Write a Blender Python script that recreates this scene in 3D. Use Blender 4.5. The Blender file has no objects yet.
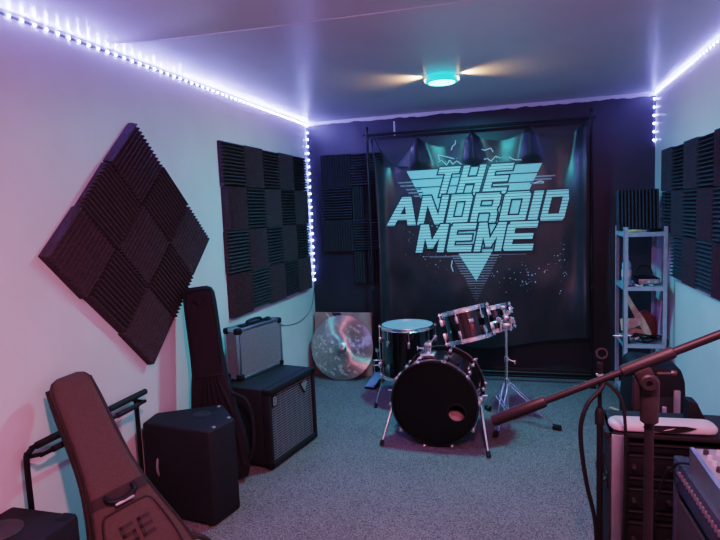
import bpy, bmesh, math, random
from math import sin, cos, pi, radians as R, sqrt, atan2
from mathutils import Vector as V, Matrix as M
random.seed(7)
COL = bpy.context.scene.collection
LW, RW, D, H, FY = -1.985, 1.056, 5.222, 2.42, -1.0     # left, right, back, ceiling, front wall

# ------------------------------------------------------------------ helpers
def link(o, parent=None):
    COL.objects.link(o)
    if parent is not None: o.parent = parent
    return o
def tag(o, label=None, cat=None, group=None, kind=None):
    if label: o['label'] = label
    if cat: o['category'] = cat
    if group: o['group'] = group
    if kind: o['kind'] = kind
    return o
def thing(name, label, cat, loc=(0, 0, 0), rot=None, group=None):
    o = bpy.data.objects.new(name, None); o.empty_display_size = .05
    link(o); o.location = loc
    if isinstance(rot, M): o.matrix_world = M.Translation(loc) @ rot.to_4x4()
    elif rot: o.rotation_euler = rot
    return tag(o, label, cat, group)
def frame(z, x=None):
    z = V(z).normalized()
    x = V(x) if x is not None else (V((1, 0, 0)) if abs(z.x) < .9 else V((0, 1, 0)))
    x = (x - z * x.dot(z)).normalized()
    y = z.cross(x)
    return M((x, y, z)).transposed()
class MB:
    def __init__(s): s.b = bmesh.new()
    def box(s, c, d, rot=None, bev=0, seg=2):
        r = bmesh.ops.create_cube(s.b, size=1)
        vs = r['verts']
        for v in vs: v.co = V((v.co.x * d[0], v.co.y * d[1], v.co.z * d[2]))
        if bev:
            es = list({e for v in vs for e in v.link_edges})
            q = bmesh.ops.bevel(s.b, geom=es, offset=bev, segments=seg, affect='EDGES', profile=.5)
            vs = list({v for f in q['faces'] for v in f.verts} | {v for v in vs if v.is_valid})
        m = rot if rot is not None else M.Identity(3)
        for v in vs: v.co = m @ v.co + V(c)
        return s
    def cone(s, p, q, r1, r2=None, seg=16, caps=True):
        r2 = r1 if r2 is None else r2
        p, q = V(p), V(q); f = frame(q - p)
        A = [s.b.verts.new(p + f @ V((r1 * cos(2 * pi * i / seg), r1 * sin(2 * pi * i / seg), 0))) for i in range(seg)]
        B = [s.b.verts.new(q + f @ V((r2 * cos(2 * pi * i / seg), r2 * sin(2 * pi * i / seg), 0))) for i in range(seg)]
        for i in range(seg): s.b.faces.new((A[i], A[(i + 1) % seg], B[(i + 1) % seg], B[i]))
        if caps: s.b.faces.new(A[::-1]); s.b.faces.new(B)
        return s
    def lathe(s, prof, o=(0, 0, 0), rot=None, seg=48, close=False):
        rot = rot if rot is not None else M.Identity(3)
        rings = []
        for r, z in prof:
            if r < 1e-6: rings.append([s.b.verts.new(V(o) + rot @ V((0, 0, z)))])
            else: rings.append([s.b.verts.new(V(o) + rot @ V((r * cos(2 * pi * i / seg), r * sin(2 * pi * i / seg), z))) for i in range(seg)])
        pr = list(zip(rings, rings[1:])) + ([(rings[-1], rings[0])] if close else [])
        for a, b in pr:
            for i in range(seg):
                j = (i + 1) % seg
                if len(a) == 1 and len(b) == 1: continue
                if len(a) == 1: s.b.faces.new((a[0], b[j], b[i]))
                elif len(b) == 1: s.b.faces.new((a[i], a[j], b[0]))
                else: s.b.faces.new((a[i], a[j], b[j], b[i]))
        return s
    def tube(s, pts, r, seg=10, n=0, caps=True):
        pts = [V(p) for p in pts]
        if n:
            P = [pts[0]] + pts + [pts[-1]]; o = []
            for i in range(1, len(P) - 2):
                a, b, c, d = P[i - 1:i + 3]
                for k in range(n):
                    t = k / n
                    o.append(.5 * ((2 * b) + (c - a) * t + (2 * a - 5 * b + 4 * c - d) * t * t + (3 * b - a - 3 * c + d) * t ** 3))
            pts = o + [pts[-1]]
        rings = []; f = None
        for i, p in enumerate(pts):
            t = (pts[min(i + 1, len(pts) - 1)] - pts[max(i - 1, 0)]).normalized()
            f = frame(t, f.col[0] if f is not None and abs(f.col[0].dot(t)) < .95 else None)
            if isinstance(r, (list, tuple)): q = i / (len(pts) - 1) * (len(r) - 1); k = min(int(q), len(r) - 2); rr = r[k] + (r[k + 1] - r[k]) * (q - k)
            else: rr = r
            rings.append([s.b.verts.new(p + f @ V((rr * cos(2 * pi * k / seg), rr * sin(2 * pi * k / seg), 0))) for k in range(seg)])
        for a, b in zip(rings, rings[1:]):
            for i in range(seg): s.b.faces.new((a[i], a[(i + 1) % seg], b[(i + 1) % seg], b[i]))
        if caps: s.b.faces.new(rings[0][::-1]); s.b.faces.new(rings[-1])
        return s
    def prism(s, poly, f=lambda x, y, z: (x, y, z), h=.01):
        """polygon in local xy, extruded 0..h along local z, mapped by f"""
        a = [s.b.verts.new(V(f(x, y, 0))) for x, y in poly]; b = [s.b.verts.new(V(f(x, y, h))) for x, y in poly]
        s.b.faces.new(a[::-1]); s.b.faces.new(b)
        for i in range(len(a)): s.b.faces.new((a[i], a[(i + 1) % len(a)], b[(i + 1) % len(a)], b[i]))
        return s
    def face(s, pts):
        s.b.faces.new([s.b.verts.new(V(p)) for p in pts]); return s
    def loft(s, secs, o, ax, wd, nd, n=28, p=4):
        """secs: (t along ax, shift along wd, half width, half depth); superellipse rings"""
        o, ax, wd, nd = V(o), V(ax), V(wd), V(nd); rings = []
        for t, sh, hw, hd in secs:
            ring = []
            for i in range(n):
                a = 2 * pi * i / n; c, q = cos(a), sin(a)
                x = math.copysign(abs(c) ** (2 / p), c) * hw; y = math.copysign(abs(q) ** (2 / p), q) * hd
                ring.append(s.b.verts.new(o + ax * t + wd * (x + sh) + nd * y))
            rings.append(ring)
        for a, b in zip(rings, rings[1:]):
            for i in range(n): s.b.faces.new((a[i], a[(i + 1) % n], b[(i + 1) % n], b[i]))
        s.b.faces.new(rings[0][::-1]); s.b.faces.new(rings[-1])
        return s
    def mesh(s, name, mat, ang=35):
        bmesh.ops.recalc_face_normals(s.b, faces=s.b.faces[:])
        me = bpy.data.meshes.new(name); s.b.to_mesh(me); s.b.free()
        for p in me.polygons: p.use_smooth = True
        me.set_sharp_from_angle(angle=R(ang))
        for m in (mat if isinstance(mat, (list, tuple)) else [mat]): me.materials.append(m)
        return me
    def build(s, name, mat, parent=None, label=None, ang=35):
        o = link(bpy.data.objects.new(name, s.mesh(name, mat, ang)), parent)
        if label: o['label'] = label
        return o
def struct(name, mb, mat, parent=None):
    o = mb.build(name, mat, parent)
    if parent is None: o['kind'] = 'structure'
    return o

# ------------------------------------------------------------------ materials
def mat(name, col, rough=.6, metal=0, spec=.5, noise=0, nscale=40, bump=0, bscale=60, emit=None, es=0, coat=0, rvar=0):
    m = bpy.data.materials.new(name); m.use_nodes = True
    nt = m.node_tree; b = nt.nodes['Principled BSDF']
    b.inputs['Base Color'].default_value = (*col, 1); b.inputs['Roughness'].default_value = rough
    b.inputs['Metallic'].default_value = metal; b.inputs['Specular IOR Level'].default_value = spec
    b.inputs['Coat Weight'].default_value = coat
    if emit: b.inputs['Emission Color'].default_value = (*emit, 1); b.inputs['Emission Strength'].default_value = es
    tc = nt.nodes.new('ShaderNodeTexCoord')
    def nz(sc, det=4):
        n = nt.nodes.new('ShaderNodeTexNoise'); n.inputs['Scale'].default_value = sc; n.inputs['Detail'].default_value = det
        nt.links.new(tc.outputs['Object'], n.inputs['Vector']); return n
    n = nz(nscale)
    r = nt.nodes.new('ShaderNodeValToRGB'); k = max(noise, .04)
    r.color_ramp.elements[0].position = .3; r.color_ramp.elements[1].position = .7
    r.color_ramp.elements[0].color = (*[c * (1 - k) for c in col], 1); r.color_ramp.elements[1].color = (*[min(1, c * (1 + k)) for c in col], 1)
    nt.links.new(n.outputs['Fac'], r.inputs['Fac']); nt.links.new(r.outputs['Color'], b.inputs['Base Color'])
    if bump:
        n2 = nz(bscale, 3); bp = nt.nodes.new('ShaderNodeBump'); bp.inputs['Strength'].default_value = bump; bp.inputs['Distance'].default_value = .01
        nt.links.new(n2.outputs['Fac'], bp.inputs['Height']); nt.links.new(bp.outputs['Normal'], b.inputs['Normal'])
    if rvar:
        n3 = nz(6, 3); mr = nt.nodes.new('ShaderNodeMapRange'); mr.inputs['To Min'].default_value = rough - rvar; mr.inputs['To Max'].default_value = rough + rvar
        nt.links.new(n3.outputs['Fac'], mr.inputs['Value']); nt.links.new(mr.outputs['Result'], b.inputs['Roughness'])
    return m
m_wall = mat('white_wall_paint', (.70, .70, .72), .42, spec=.35, noise=.03, nscale=3, bump=.05, bscale=14)
m_ceil = mat('satin_ceiling_paint', (.64, .65, .72), .33, spec=.45, noise=.05, nscale=2, bump=.06, bscale=5, rvar=.06)
m_front = mat('front_wall_paint', (.4, .4, .42), .6)
m_trim = mat('white_trim_paint', (.6, .6, .64), .5)
m_blackbase = mat('black_trim', (.012, .012, .016), .45)
m_foam = mat('charcoal_foam', (.068, .054, .062), .92, spec=.15, noise=.25, nscale=60, bump=.2, bscale=300)
m_foamb = mat('black_foam', (.058, .054, .068), .92, spec=.15, noise=.25, nscale=60, bump=.2, bscale=300)
m_vinyl = mat('black_vinyl_cloth', (.022, .020, .023), .34, spec=.55, noise=.2, nscale=9, bump=.12, bscale=9, rvar=.07)
m_blackmetal = mat('black_metal', (.011, .011, .013), .42, spec=.4, noise=.1)
m_tubemetal = mat('black_tube_metal', (.010, .0095, .0115), .5, spec=.2, noise=.15)
m_plastic = mat('black_plastic', (.009, .0088, .0105), .55, spec=.32, noise=.15, bump=.1, bscale=200)
m_tolex = mat('black_textured_vinyl', (.018, .017, .02), .62, spec=.35, noise=.2, nscale=90, bump=.35, bscale=320)
m_carpetbox = mat('black_speaker_coating', (.017, .016, .021), .7, spec=.3, noise=.25, nscale=120, bump=.3, bscale=400)
m_bluebox = mat('dark_blue_grey_vinyl', (.04, .045, .065), .6, spec=.3, noise=.2, nscale=90, bump=.3, bscale=320)
m_nylon = mat('black_nylon', (.022, .015, .02), .75, spec=.25, noise=.2, nscale=160, bump=.25, bscale=400)
m_brown = mat('brown_nylon', (.082, .057, .051), .72, spec=.25, noise=.12, nscale=120, bump=.2, bscale=350)
m_browndk = mat('dark_brown_webbing', (.022, .014, .014), .7, noise=.2, nscale=150, bump=.3, bscale=300)
m_chrome = mat('chrome', (.86, .87, .9), .24, metal=1, noise=.04)
m_alu = mat('brushed_aluminium', (.55, .56, .6), .32, metal=1, noise=.08, nscale=20)
m_alupanel = mat('grey_aluminium_panel', (.20, .195, .21), .55, metal=.2, noise=.1, nscale=50, bump=.08, bscale=120)
m_steel = mat('galvanised_steel', (.33, .39, .48), .5, metal=.1, noise=.12, nscale=25)
m_drum = mat('gloss_black_drum_shell', (.006, .006, .008), .12, spec=.6, coat=.5)
m_head = mat('black_drum_head', (.004, .004, .005), .45, spec=.3)
m_headw = mat('white_drum_head', (.40, .38, .46), .4, noise=.12, nscale=8)
m_rubber = mat('black_rubber', (.012, .012, .013), .75)
m_pink = mat('pale_pink_cloth', (.62, .42, .42), .85, noise=.15, nscale=18, bump=.3, bscale=40)
m_white = mat('white_plastic', (.58, .52, .55), .5, noise=.05)
m_darkgrey = mat('dark_grey_plastic', (.032, .032, .036), .5, noise=.1)
m_board = mat('brown_pink_board', (.34, .19, .17), .5, noise=.3, nscale=6)
m_boarddk = mat('dark_print_stripe', (.03, .028, .03), .5)
m_boardlt = mat('pale_print_stripe', (.55, .5, .5), .5)
m_blue = mat('pale_blue_metal', (.22, .25, .45), .4, metal=.3, noise=.1)
m_water = mat('pale_blue_bottle_plastic', (.30, .45, .60), .2, noise=.1)
m_yellow = mat('pale_yellow_plastic', (.75, .68, .22), .5, noise=.1)
m_wood = mat('pale_wood', (.62, .44, .28), .55, noise=.2, nscale=30)
m_hide = mat('tan_leather', (.42, .30, .22), .7, noise=.2, nscale=30, bump=.2, bscale=60)
m_red = mat('dark_red_cloth', (.17, .055, .05), .8, noise=.2, nscale=30, bump=.2, bscale=60)
m_lilac = mat('lilac_paper', (.52, .40, .52), .7, noise=.1)
m_logo = mat('dark_logo_print', (.022, .016, .016), .7)
m_badge = mat('silver_badge', (.5, .5, .53), .35, metal=.6)
m_conegrey = mat('grey_speaker_cone', (.05, .05, .055), .6, noise=.1)
m_redlogo = mat('red_drum_badge', (.5, .05, .05), .4)
m_mesh = mat('black_mesh', (.01, .01, .012), .55, bump=.5, bscale=500)
m_grey = mat('light_grey_metal', (.34, .34, .37), .42, metal=.4, noise=.08)
m_knob = mat('pale_knob_plastic', (.5, .46, .5), .45)
m_tape = mat('white_paint_drip', (.6, .58, .66), .6)
m_led = mat('led_emitter', (.8, .85, 1), .3, emit=(.26, .27, 1.0), es=1900)
m_ledw = mat('led_emitter_whiter', (.85, .85, 1), .3, emit=(.25, .30, 1.0), es=1500)
m_ledside = mat('led_side_glow', (.8, .85, 1), .3, emit=(.25, .27, 1.0), es=170)
m_strip = mat('grey_strip_tape', (.12, .12, .16), .6)
m_lampface = mat('lamp_cyan_diffuser', (.8, 1, 1), .3, emit=(.16, .85, .95), es=9)
m_lampside = mat('lamp_teal_rim', (.05, .35, .42), .3, emit=(.02, .60, .68), es=1.3)
m_lampwarm = mat('lamp_orange_window', (1, .7, .4), .3, emit=(1, .62, .28), es=5)

# carpet
def carpet():
    m = bpy.data.materials.new('grey_carpet'); m.use_nodes = True; nt = m.node_tree; b = nt.nodes['Principled BSDF']
    tc = nt.nodes.new('ShaderNodeTexCoord')
    v = nt.nodes.new('ShaderNodeTexVoronoi'); v.inputs['Scale'].default_value = 210; nt.links.new(tc.outputs['Object'], v.inputs['Vector'])
    n = nt.nodes.new('ShaderNodeTexNoise'); n.inputs['Scale'].default_value = 130; n.inputs['Detail'].default_value = 8; nt.links.new(tc.outputs['Object'], n.inputs['Vector'])
    big = nt.nodes.new('ShaderNodeTexNoise'); big.inputs['Scale'].default_value = 2.2; big.inputs['Detail'].default_value = 4; nt.links.new(tc.outputs['Object'], big.inputs['Vector'])
    mx = nt.nodes.new('ShaderNodeMix'); mx.data_type = 'FLOAT'; mx.inputs['Factor'].default_value = .5
    nt.links.new(v.outputs['Color'], mx.inputs['A']); nt.links.new(n.outputs['Fac'], mx.inputs['B'])
    r = nt.nodes.new('ShaderNodeValToRGB'); r.color_ramp.elements[0].position = .25; r.color_ramp.elements[1].position = .8
    r.color_ramp.elements[0].color = (.065, .058, .060, 1); r.color_ramp.elements[1].color = (.40, .345, .355, 1)
    nt.links.new(mx.outputs['Result'], r.inputs['Fac'])
    mm = nt.nodes.new('ShaderNodeMix'); mm.data_type = 'RGBA'; mm.blend_type = 'MULTIPLY'; mm.inputs['Factor'].default_value = .35
    nt.links.new(r.outputs['Color'], mm.inputs['A']); nt.links.new(big.outputs['Fac'], mm.inputs['B'])
    nt.links.new(mm.outputs['Result'], b.inputs['Base Color'])
    bp = nt.nodes.new('ShaderNodeBump'); bp.inputs['Strength'].default_value = .6; bp.inputs['Distance'].default_value = .006
    nt.links.new(mx.outputs['Result'], bp.inputs['Height']); nt.links.new(bp.outputs['Normal'], b.inputs['Normal'])
    b.inputs['Roughness'].default_value = .95; b.inputs['Specular IOR Level'].default_value = .1
    return m
# black back wall with a ragged white edge of paint under the ceiling
def backwall():
    m = bpy.data.materials.new('black_wall_paint'); m.use_nodes = True; nt = m.node_tree; b = nt.nodes['Principled BSDF']
    tc = nt.nodes.new('ShaderNodeTexCoord'); sx = nt.nodes.new('ShaderNodeSeparateXYZ'); nt.links.new(tc.outputs['Object'], sx.inputs[0])
    n = nt.nodes.new('ShaderNodeTexNoise'); n.inputs['Scale'].default_value = 5; n.inputs['Detail'].default_value = 6; nt.links.new(tc.outputs['Object'], n.inputs['Vector'])
    k = nt.nodes.new('ShaderNodeMath'); k.operation = 'MULTIPLY_ADD'; k.inputs[1].default_value = .07; nt.links.new(n.outputs['Fac'], k.inputs[0]); nt.links.new(sx.outputs['Z'], k.inputs[2])
    g = nt.nodes.new('ShaderNodeMath'); g.operation = 'GREATER_THAN'; g.inputs[1].default_value = H + .005; nt.links.new(k.outputs[0], g.inputs[0])
    n2 = nt.nodes.new('ShaderNodeTexNoise'); n2.inputs['Scale'].default_value = 4; nt.links.new(tc.outputs['Object'], n2.inputs['Vector'])
    r = nt.nodes.new('ShaderNodeValToRGB'); r.color_ramp.elements[0].color = (.020, .020, .030, 1); r.color_ramp.elements[1].color = (.034, .034, .048, 1)
    nt.links.new(n2.outputs['Fac'], r.inputs['Fac'])
    mx = nt.nodes.new('ShaderNodeMix'); mx.data_type = 'RGBA'; nt.links.new(g.outputs[0], mx.inputs['Factor']); nt.links.new(r.outputs['Color'], mx.inputs['A']); mx.inputs['B'].default_value = (.62, .62, .66, 1)
    nt.links.new(mx.outputs['Result'], b.inputs['Base Color']); b.inputs['Roughness'].default_value = .42
    n3 = nt.nodes.new('ShaderNodeTexNoise'); n3.inputs['Scale'].default_value = 18; nt.links.new(tc.outputs['Object'], n3.inputs['Vector'])
    bp = nt.nodes.new('ShaderNodeBump'); bp.inputs['Strength'].default_value = .12; bp.inputs['Distance'].default_value = .01
    nt.links.new(n3.outputs['Fac'], bp.inputs['Height']); nt.links.new(bp.outputs['Normal'], b.inputs['Normal'])
    return m
# printed lettering: pale cyan ink crossed by thin dark lines
def inked(name, period, duty, light, dark):
    m = bpy.data.materials.new(name); m.use_nodes = True; nt = m.node_tree; b = nt.nodes['Principled BSDF']
    tc = nt.nodes.new('ShaderNodeTexCoord'); sx = nt.nodes.new('ShaderNodeSeparateXYZ'); nt.links.new(tc.outputs['Object'], sx.inputs[0])
    d = nt.nodes.new('ShaderNodeMath'); d.operation = 'DIVIDE'; d.inputs[1].default_value = period; nt.links.new(sx.outputs['Z'], d.inputs[0])
    f = nt.nodes.new('ShaderNodeMath'); f.operation = 'FRACT'; nt.links.new(d.outputs[0], f.inputs[0])
    g = nt.nodes.new('ShaderNodeMath'); g.operation = 'LESS_THAN'; g.inputs[1].default_value = duty; nt.links.new(f.outputs[0], g.inputs[0])
    mx = nt.nodes.new('ShaderNodeMix'); mx.data_type = 'RGBA'; nt.links.new(g.outputs[0], mx.inputs['Factor']); mx.inputs['A'].default_value = (*light, 1); mx.inputs['B'].default_value = (*dark, 1)
    nt.links.new(mx.outputs['Result'], b.inputs['Base Color']); b.inputs['Roughness'].default_value = .45
    return m
m_ink = inked('striped_cyan_ink', .0262, .24, (.50, .76, .72), (.06, .15, .18))
m_inkline = mat('dark_ink_outline', (.010, .018, .028), .45)
m_tri = mat('flat_cyan_ink', (.36, .66, .68), .45, noise=.05)
m_trigrey = mat('grey_ink', (.24, .22, .24), .45, noise=.2)
m_speck = mat('white_ink_speck', (.6, .68, .7), .5)
# cymbal: lathed bronze with anisotropic shine
def cymbalmat():
    m = bpy.data.materials.new('brushed_bronze'); m.use_nodes = True; nt = m.node_tree; b = nt.nodes['Principled BSDF']
    b.inputs['Metallic'].default_value = .9; b.inputs['Roughness'].default_value = .33; b.inputs['Anisotropic'].default_value = 1.0
    tg = nt.nodes.new('ShaderNodeTangent'); tg.direction_type = 'RADIAL'; tg.axis = 'Z'; nt.links.new(tg.outputs[0], b.inputs['Tangent'])
    tc = nt.nodes.new('ShaderNodeTexCoord'); ln = nt.nodes.new('ShaderNodeVectorMath'); ln.operation = 'LENGTH'; nt.links.new(tc.outputs['Object'], ln.inputs[0])
    w = nt.nodes.new('ShaderNodeMath'); w.operation = 'MULTIPLY'; w.inputs[1].default_value = 420; nt.links.new(ln.outputs['Value'], w.inputs[0])
    s = nt.nodes.new('ShaderNodeMath'); s.operation = 'SINE'; nt.links.new(w.outputs[0], s.inputs[0])
    n = nt.nodes.new('ShaderNodeTexNoise'); n.inputs['Scale'].default_value = 26; n.inputs['Detail'].default_value = 5; nt.links.new(tc.outputs['Object'], n.inputs['Vector'])
    ad = nt.nodes.new('ShaderNodeMath'); ad.operation = 'MULTIPLY_ADD'; ad.inputs[1].default_value = .12; nt.links.new(s.outputs[0], ad.inputs[0]); nt.links.new(n.outputs['Fac'], ad.inputs[2])
    r = nt.nodes.new('ShaderNodeValToRGB'); r.color_ramp.elements[0].position = .3; r.color_ramp.elements[1].position = .75
    r.color_ramp.elements[0].color = (.46, .41, .40, 1); r.color_ramp.elements[1].color = (.60, .55, .53, 1)
    nt.links.new(ad.outputs[0], r.inputs['Fac']); nt.links.new(r.outputs['Color'], b.inputs['Base Color'])
    return m
m_cymbal = cymbalmat()

# ------------------------------------------------------------------ room shell
T = .1
struct('floor', MB().box(((LW + RW) / 2, (D + FY) / 2, -T / 2), (RW - LW + 2 * T, D - FY + 2 * T, T)), carpet())
struct('ceiling', MB().box(((LW + RW) / 2, (D + FY) / 2, H + T / 2), (RW - LW + 2 * T, D - FY + 2 * T, T)), m_ceil)
struct('wall_left', MB().box((LW - T / 2, (D + FY) / 2, H / 2), (T, D - FY, H)), m_wall)
struct('wall_right', MB().box((RW + T / 2, (D + FY) / 2, H / 2), (T, D - FY, H)), m_wall)
struct('wall_back', MB().box(((LW + RW) / 2, D + T / 2, H / 2), (RW - LW, T, H)), backwall())
struct('wall_front', MB().box(((LW + RW) / 2, FY - T / 2, H / 2), (RW - LW, T, H)), m_front)
struct('baseboard_back', MB().box(((LW + RW) / 2, D - .009, .045), (RW - LW, .018, .09), bev=.004), m_blackbase)
# faint joints where ceiling boards meet
struct('trim_1', MB().tube([(-1.92, 2.43, H + .001), (-1.67, 2.48, H + .001), (-1.45, 2.495, H + .001), (-1.0, 2.52, H + .001), (-.2, 2.54, H + .001), (1.0, 2.56, H + .001)], .0045, 8, n=5), m_ceil)

# ------------------------------------------------------------------ acoustic foam tiles
TS, TH = .303, .05
def foam_mesh(name, m, nr=12):
    mb = MB(); poly = [(-TS / 2, 0), (TS / 2, 0)]
    p = TS / nr
    for i in range(nr):
        x = TS / 2 - i * p
        poly += [(x, .020), (x - p * .42, TH), (x - p * .58, TH)]
    poly.append((-TS / 2, .020))
    # end caps as quads per ridge keep the profile clean
    a = [mb.b.verts.new((x, -TS / 2, z)) for x, z in poly]; b = [mb.b.verts.new((x, TS / 2, z)) for x, z in poly]
    for i in range(len(a)): mb.b.faces.new((a[i], a[(i + 1) % len(a)], b[(i + 1) % len(a)], b[i]))
    mb.b.faces.new(a[::-1]); mb.b.faces.new(b)
    return mb.mesh(name, m, 20)
me_foam = foam_mesh('foam_tile', m_foam); me_foamb = foam_mesh('foam_tile', m_foamb)
def tile(center, n, ridge, label, group, me):
    """ridge: direction of the ridges; n: wall normal"""
    n = V(n).normalized(); y = V(ridge); y = (y - n * y.dot(n)).normalized(); x = y.cross(n)
    o = link(bpy.data.objects.new('foam_tile', me)); o.matrix_world = M.Translation(center) @ M((x, y, n)).transposed().to_4x4()
    return tag(o, label, 'foam tile', group)
e1 = V((0, .718, -.696)); e2 = V((0, -.716, -.698)); top = V((LW, 2.603, 2.072)); sp = .3115
g = 'foam tiles of the diamond on the left wall'
posn = {(0, 0): 'top corner', (1, 0): 'middle of the upper right edge', (2, 0): 'right corner', (0, 1): 'middle of the upper left edge', (1, 1): 'very centre', (2, 1): 'middle of the lower right edge', (0, 2): 'left corner', (1, 2): 'middle of the lower left edge', (2, 2): 'bottom corner'}
joff = [0, .004, 0]; ioff = [0, .008, -.004]
for i in range(3):
    for j in range(3):
        c = top + e1 * ((i + .5) * sp + joff[j]) + e2 * ((j + .5) * sp - ioff[i])
        tile(c, (1, 0, 0), e2 if (i + j) % 2 == 0 else e1, 'charcoal foam tile at the %s of the tilted diamond' % posn[(i, j)], g, me_foam)
row4 = ['top row', 'second row from the top', 'third row from the top', 'bottom row']
col5 = ['first from the left', 'second from the left', 'middle of five', 'second from the right', 'last by the corner']
for r in range(4):
    for c in range(5):
        y = 3.512 + (c + .5) * .307 + (.006 if r in (1, 3) else 0); z = 2.072 - (r + .5) * .306 + (.004 if (c * 7 + r * 3) % 4 == 0 else 0)
        tile((LW, y, z), (1, 0, 0), (0, 1, 0) if (r + c) % 2 == 0 else (0, 0, 1),
             'dark foam tile in left wall grid, %s, %s' % (row4[r], col5[c]), 'foam tiles of the grid on the left wall', me_foam)
for r in range(4):
    for c in range(2):
        if r == 3 and c == 0: continue
        tile((-1.853 + (c + .5) * .306, D, 2.098 - (r + .5) * .306), (0, -1, 0), (0, 0, 1) if (r + c) % 2 == 0 else (1, 0, 0),
             'black foam tile on back wall, %s, %s column%s' % (row4[r], ['left', 'right'][c], ' by banner pole' if c else ''), 'foam tiles on the back wall', me_foamb)
col5r = ['nearest the back corner', 'second from the back corner', 'third from the back corner', 'fourth from the back corner', 'fifth from the back corner']
for r in range(3):
    for c in range(5):
        if r == 2 and c == 0: continue
        tile((RW, 4.78 - (c + .5) * .306, 1.915 - (r + .5) * .306), (-1, 0, 0), (0, 0, 1) if (r + c) % 2 == 0 else (0, 1, 0),
             'black foam tile on the right wall, %s row, %s' % (['top', 'middle', 'bottom'][r], col5r[c]), 'foam tiles on the right wall', me_foamb)

# ------------------------------------------------------------------ LED strips
def led_strip(name, label, pts_dir, start, n, step, normal, m):
    d = V(pts_dir); nn = V(normal).normalized(); s0 = V(start)
    mid = s0 + d * (n * step / 2)
    t = thing(name, label, 'light strip', s0)
    f = M((d, nn.cross(d), nn)).transposed()
    MB().box(d * ((n - .5) * step / 2) + nn * .0015, (n * step, .010, .003), f).build('tape', m_strip, t)
    me = MB().box(nn * .0055, (.0105, .0100, .005), f, bev=.0012, seg=1).mesh('led', [m, m_ledside])
    for p in me.polygons:
        if p.normal.dot(nn) < .9: p.material_index = 1
    for i in range(n):
        o = link(bpy.data.objects.new('led', me), t); o.location = d * (i * step) + nn * .0
    return t
led_strip('led_strip', 'blue-white LED strip along the top of the left wall', (0, -1, 0), (LW, D - .02, H - .020), 62, .0632, (1, 0, 0), m_led)
led_strip('led_strip', 'blue-white LED strip running down the left back corner', (0, 0, -1), (LW + .012, D, H - .03), 24, .0645, (0, -1, 0), m_led)
led_strip('led_strip', 'violet-white LED strip along the top of the right wall', (0, -1, 0), (RW, D - .02, H - .012), 44, .0632, (-1, 0, 0), m_ledw)
led_strip('led_strip', 'short LED strip hanging in the right back corner', (0, 0, -1), (RW - .012, D, H - .055), 6, .066, (0, -1, 0), m_ledw)
# slack lead hanging from the corner strip
MB().tube([(LW + .012, D - .004, .90), (LW + .006, 5.17, .74), (LW + .006, 5.06, .62), (LW + .006, 4.80, .57), (LW + .006, 4.50, .595), (LW + .006, 4.28, .66)], .0022, 6, n=6).build('power_lead', m_plastic)
tag(bpy.data.objects['power_lead'], 'thin dark lead drooping along left wall below the corner light strip', 'cable')

# ------------------------------------------------------------------ ceiling lamp
lx, ly = -.495, 3.835
t = thing('ceiling_lamp', 'round ceiling lamp glowing cyan with orange side windows', 'lamp', (lx, ly, H))
MB().lathe([(0, 0), (.085, 0), (.085, -.012), (.105, -.018), (.108, -.030), (.106, -.044), (.096, -.050), (.088, -.050), (.088, -.046), (0, -.046)], seg=40).build('housing', m_lampside, t)
MB().lathe([(0, -.0465), (.086, -.0465), (.084, -.052), (0, -.056)], seg=40).build('diffuser', m_lampface, t)
for s in (-1, 1):
    MB().box((s * .106, 0, -.030), (.012, .05, .020), bev=.003).build('side_window', m_lampwarm, t, 'orange glowing side window')
def lamp(name, kind, loc, energy, col, rot=None, **k):
    l = bpy.data.lights.new(name, kind); l.energy = energy; l.color = col
    for a, b in k.items(): setattr(l, a, b)
    o = link(bpy.data.objects.new(name, l)); o.location = loc
    if rot is not None: o.rotation_euler = rot
    return o
def aim(o, d):
    o.rotation_euler = V(d).to_track_quat('-Z', 'Y').to_euler(); return o
lamp('cyan_lamp_light', 'AREA', (lx, ly, H - .060), 27, (.08, .78, .94), shape='DISK', size=.15)
for s in (-1, 1):
    o = lamp('orange_side_beam', 'SPOT', (lx + s * .118, ly, H - .030), 9, (1, .55, .22), spot_size=R(110), spot_blend=.9, shadow_soft_size=.004); aim(o, (s, 0, .30))
# the pink lamp of the room behind the viewer's upper right
lamp('pink_lamp_light', 'AREA', (.05, .45, H - .03), 58, (1.0, .33, .45), shape='DISK', size=.16)

# ------------------------------------------------------------------ banner stand
YB = 5.07
t = thing('banner_stand', 'black pipe frame standing against the back wall behind the drums', 'banner stand', (0, YB, 0))
XL, XR = -1.345, .552
for x in (XL, XR):
    MB().cone((x, 0, .0), (x, 0, 2.22), .013).build('pole', m_blackmetal, t)
    MB().lathe([(0, 2.20), (.018, 2.20), (.018, 2.245), (.010, 2.25), (.009, 2.275), (.016, 2.285), (.012, 2.31), (0, 2.315)], (x, 0, 0), seg=16).build('finial', m_blackmetal, t)
    MB().lathe([(0, .82), (.017, .82), (.017, .86), (0, .86)], (x, 0, 0), seg=16).box((x + .02, 0, .84), (.02, .008, .012), bev=.002).build('height_clamp', m_darkgrey, t)
    MB().box((x, 0, .012), (.05, .24, .022), bev=.005).build('foot', m_blackmetal, t)
MB().cone((XL - .03, 0, 2.235), (XR + .03, 0, 2.235), .012).build('top_rail', m_blackmetal, t)
MB().cone((XL, 0, .085), (XR, 0, .085), .013).cone((XL, 0, .055), (XR, 0, .055), .006).build('bottom_rail', m_blackmetal, t)
PK = [(-1.267, 2.205), (-.875, 2.200), (-.406, 2.200), (.064, 2.208), (.492, 2.222)]
SAG = [.30, .115, .10, .13]
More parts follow.
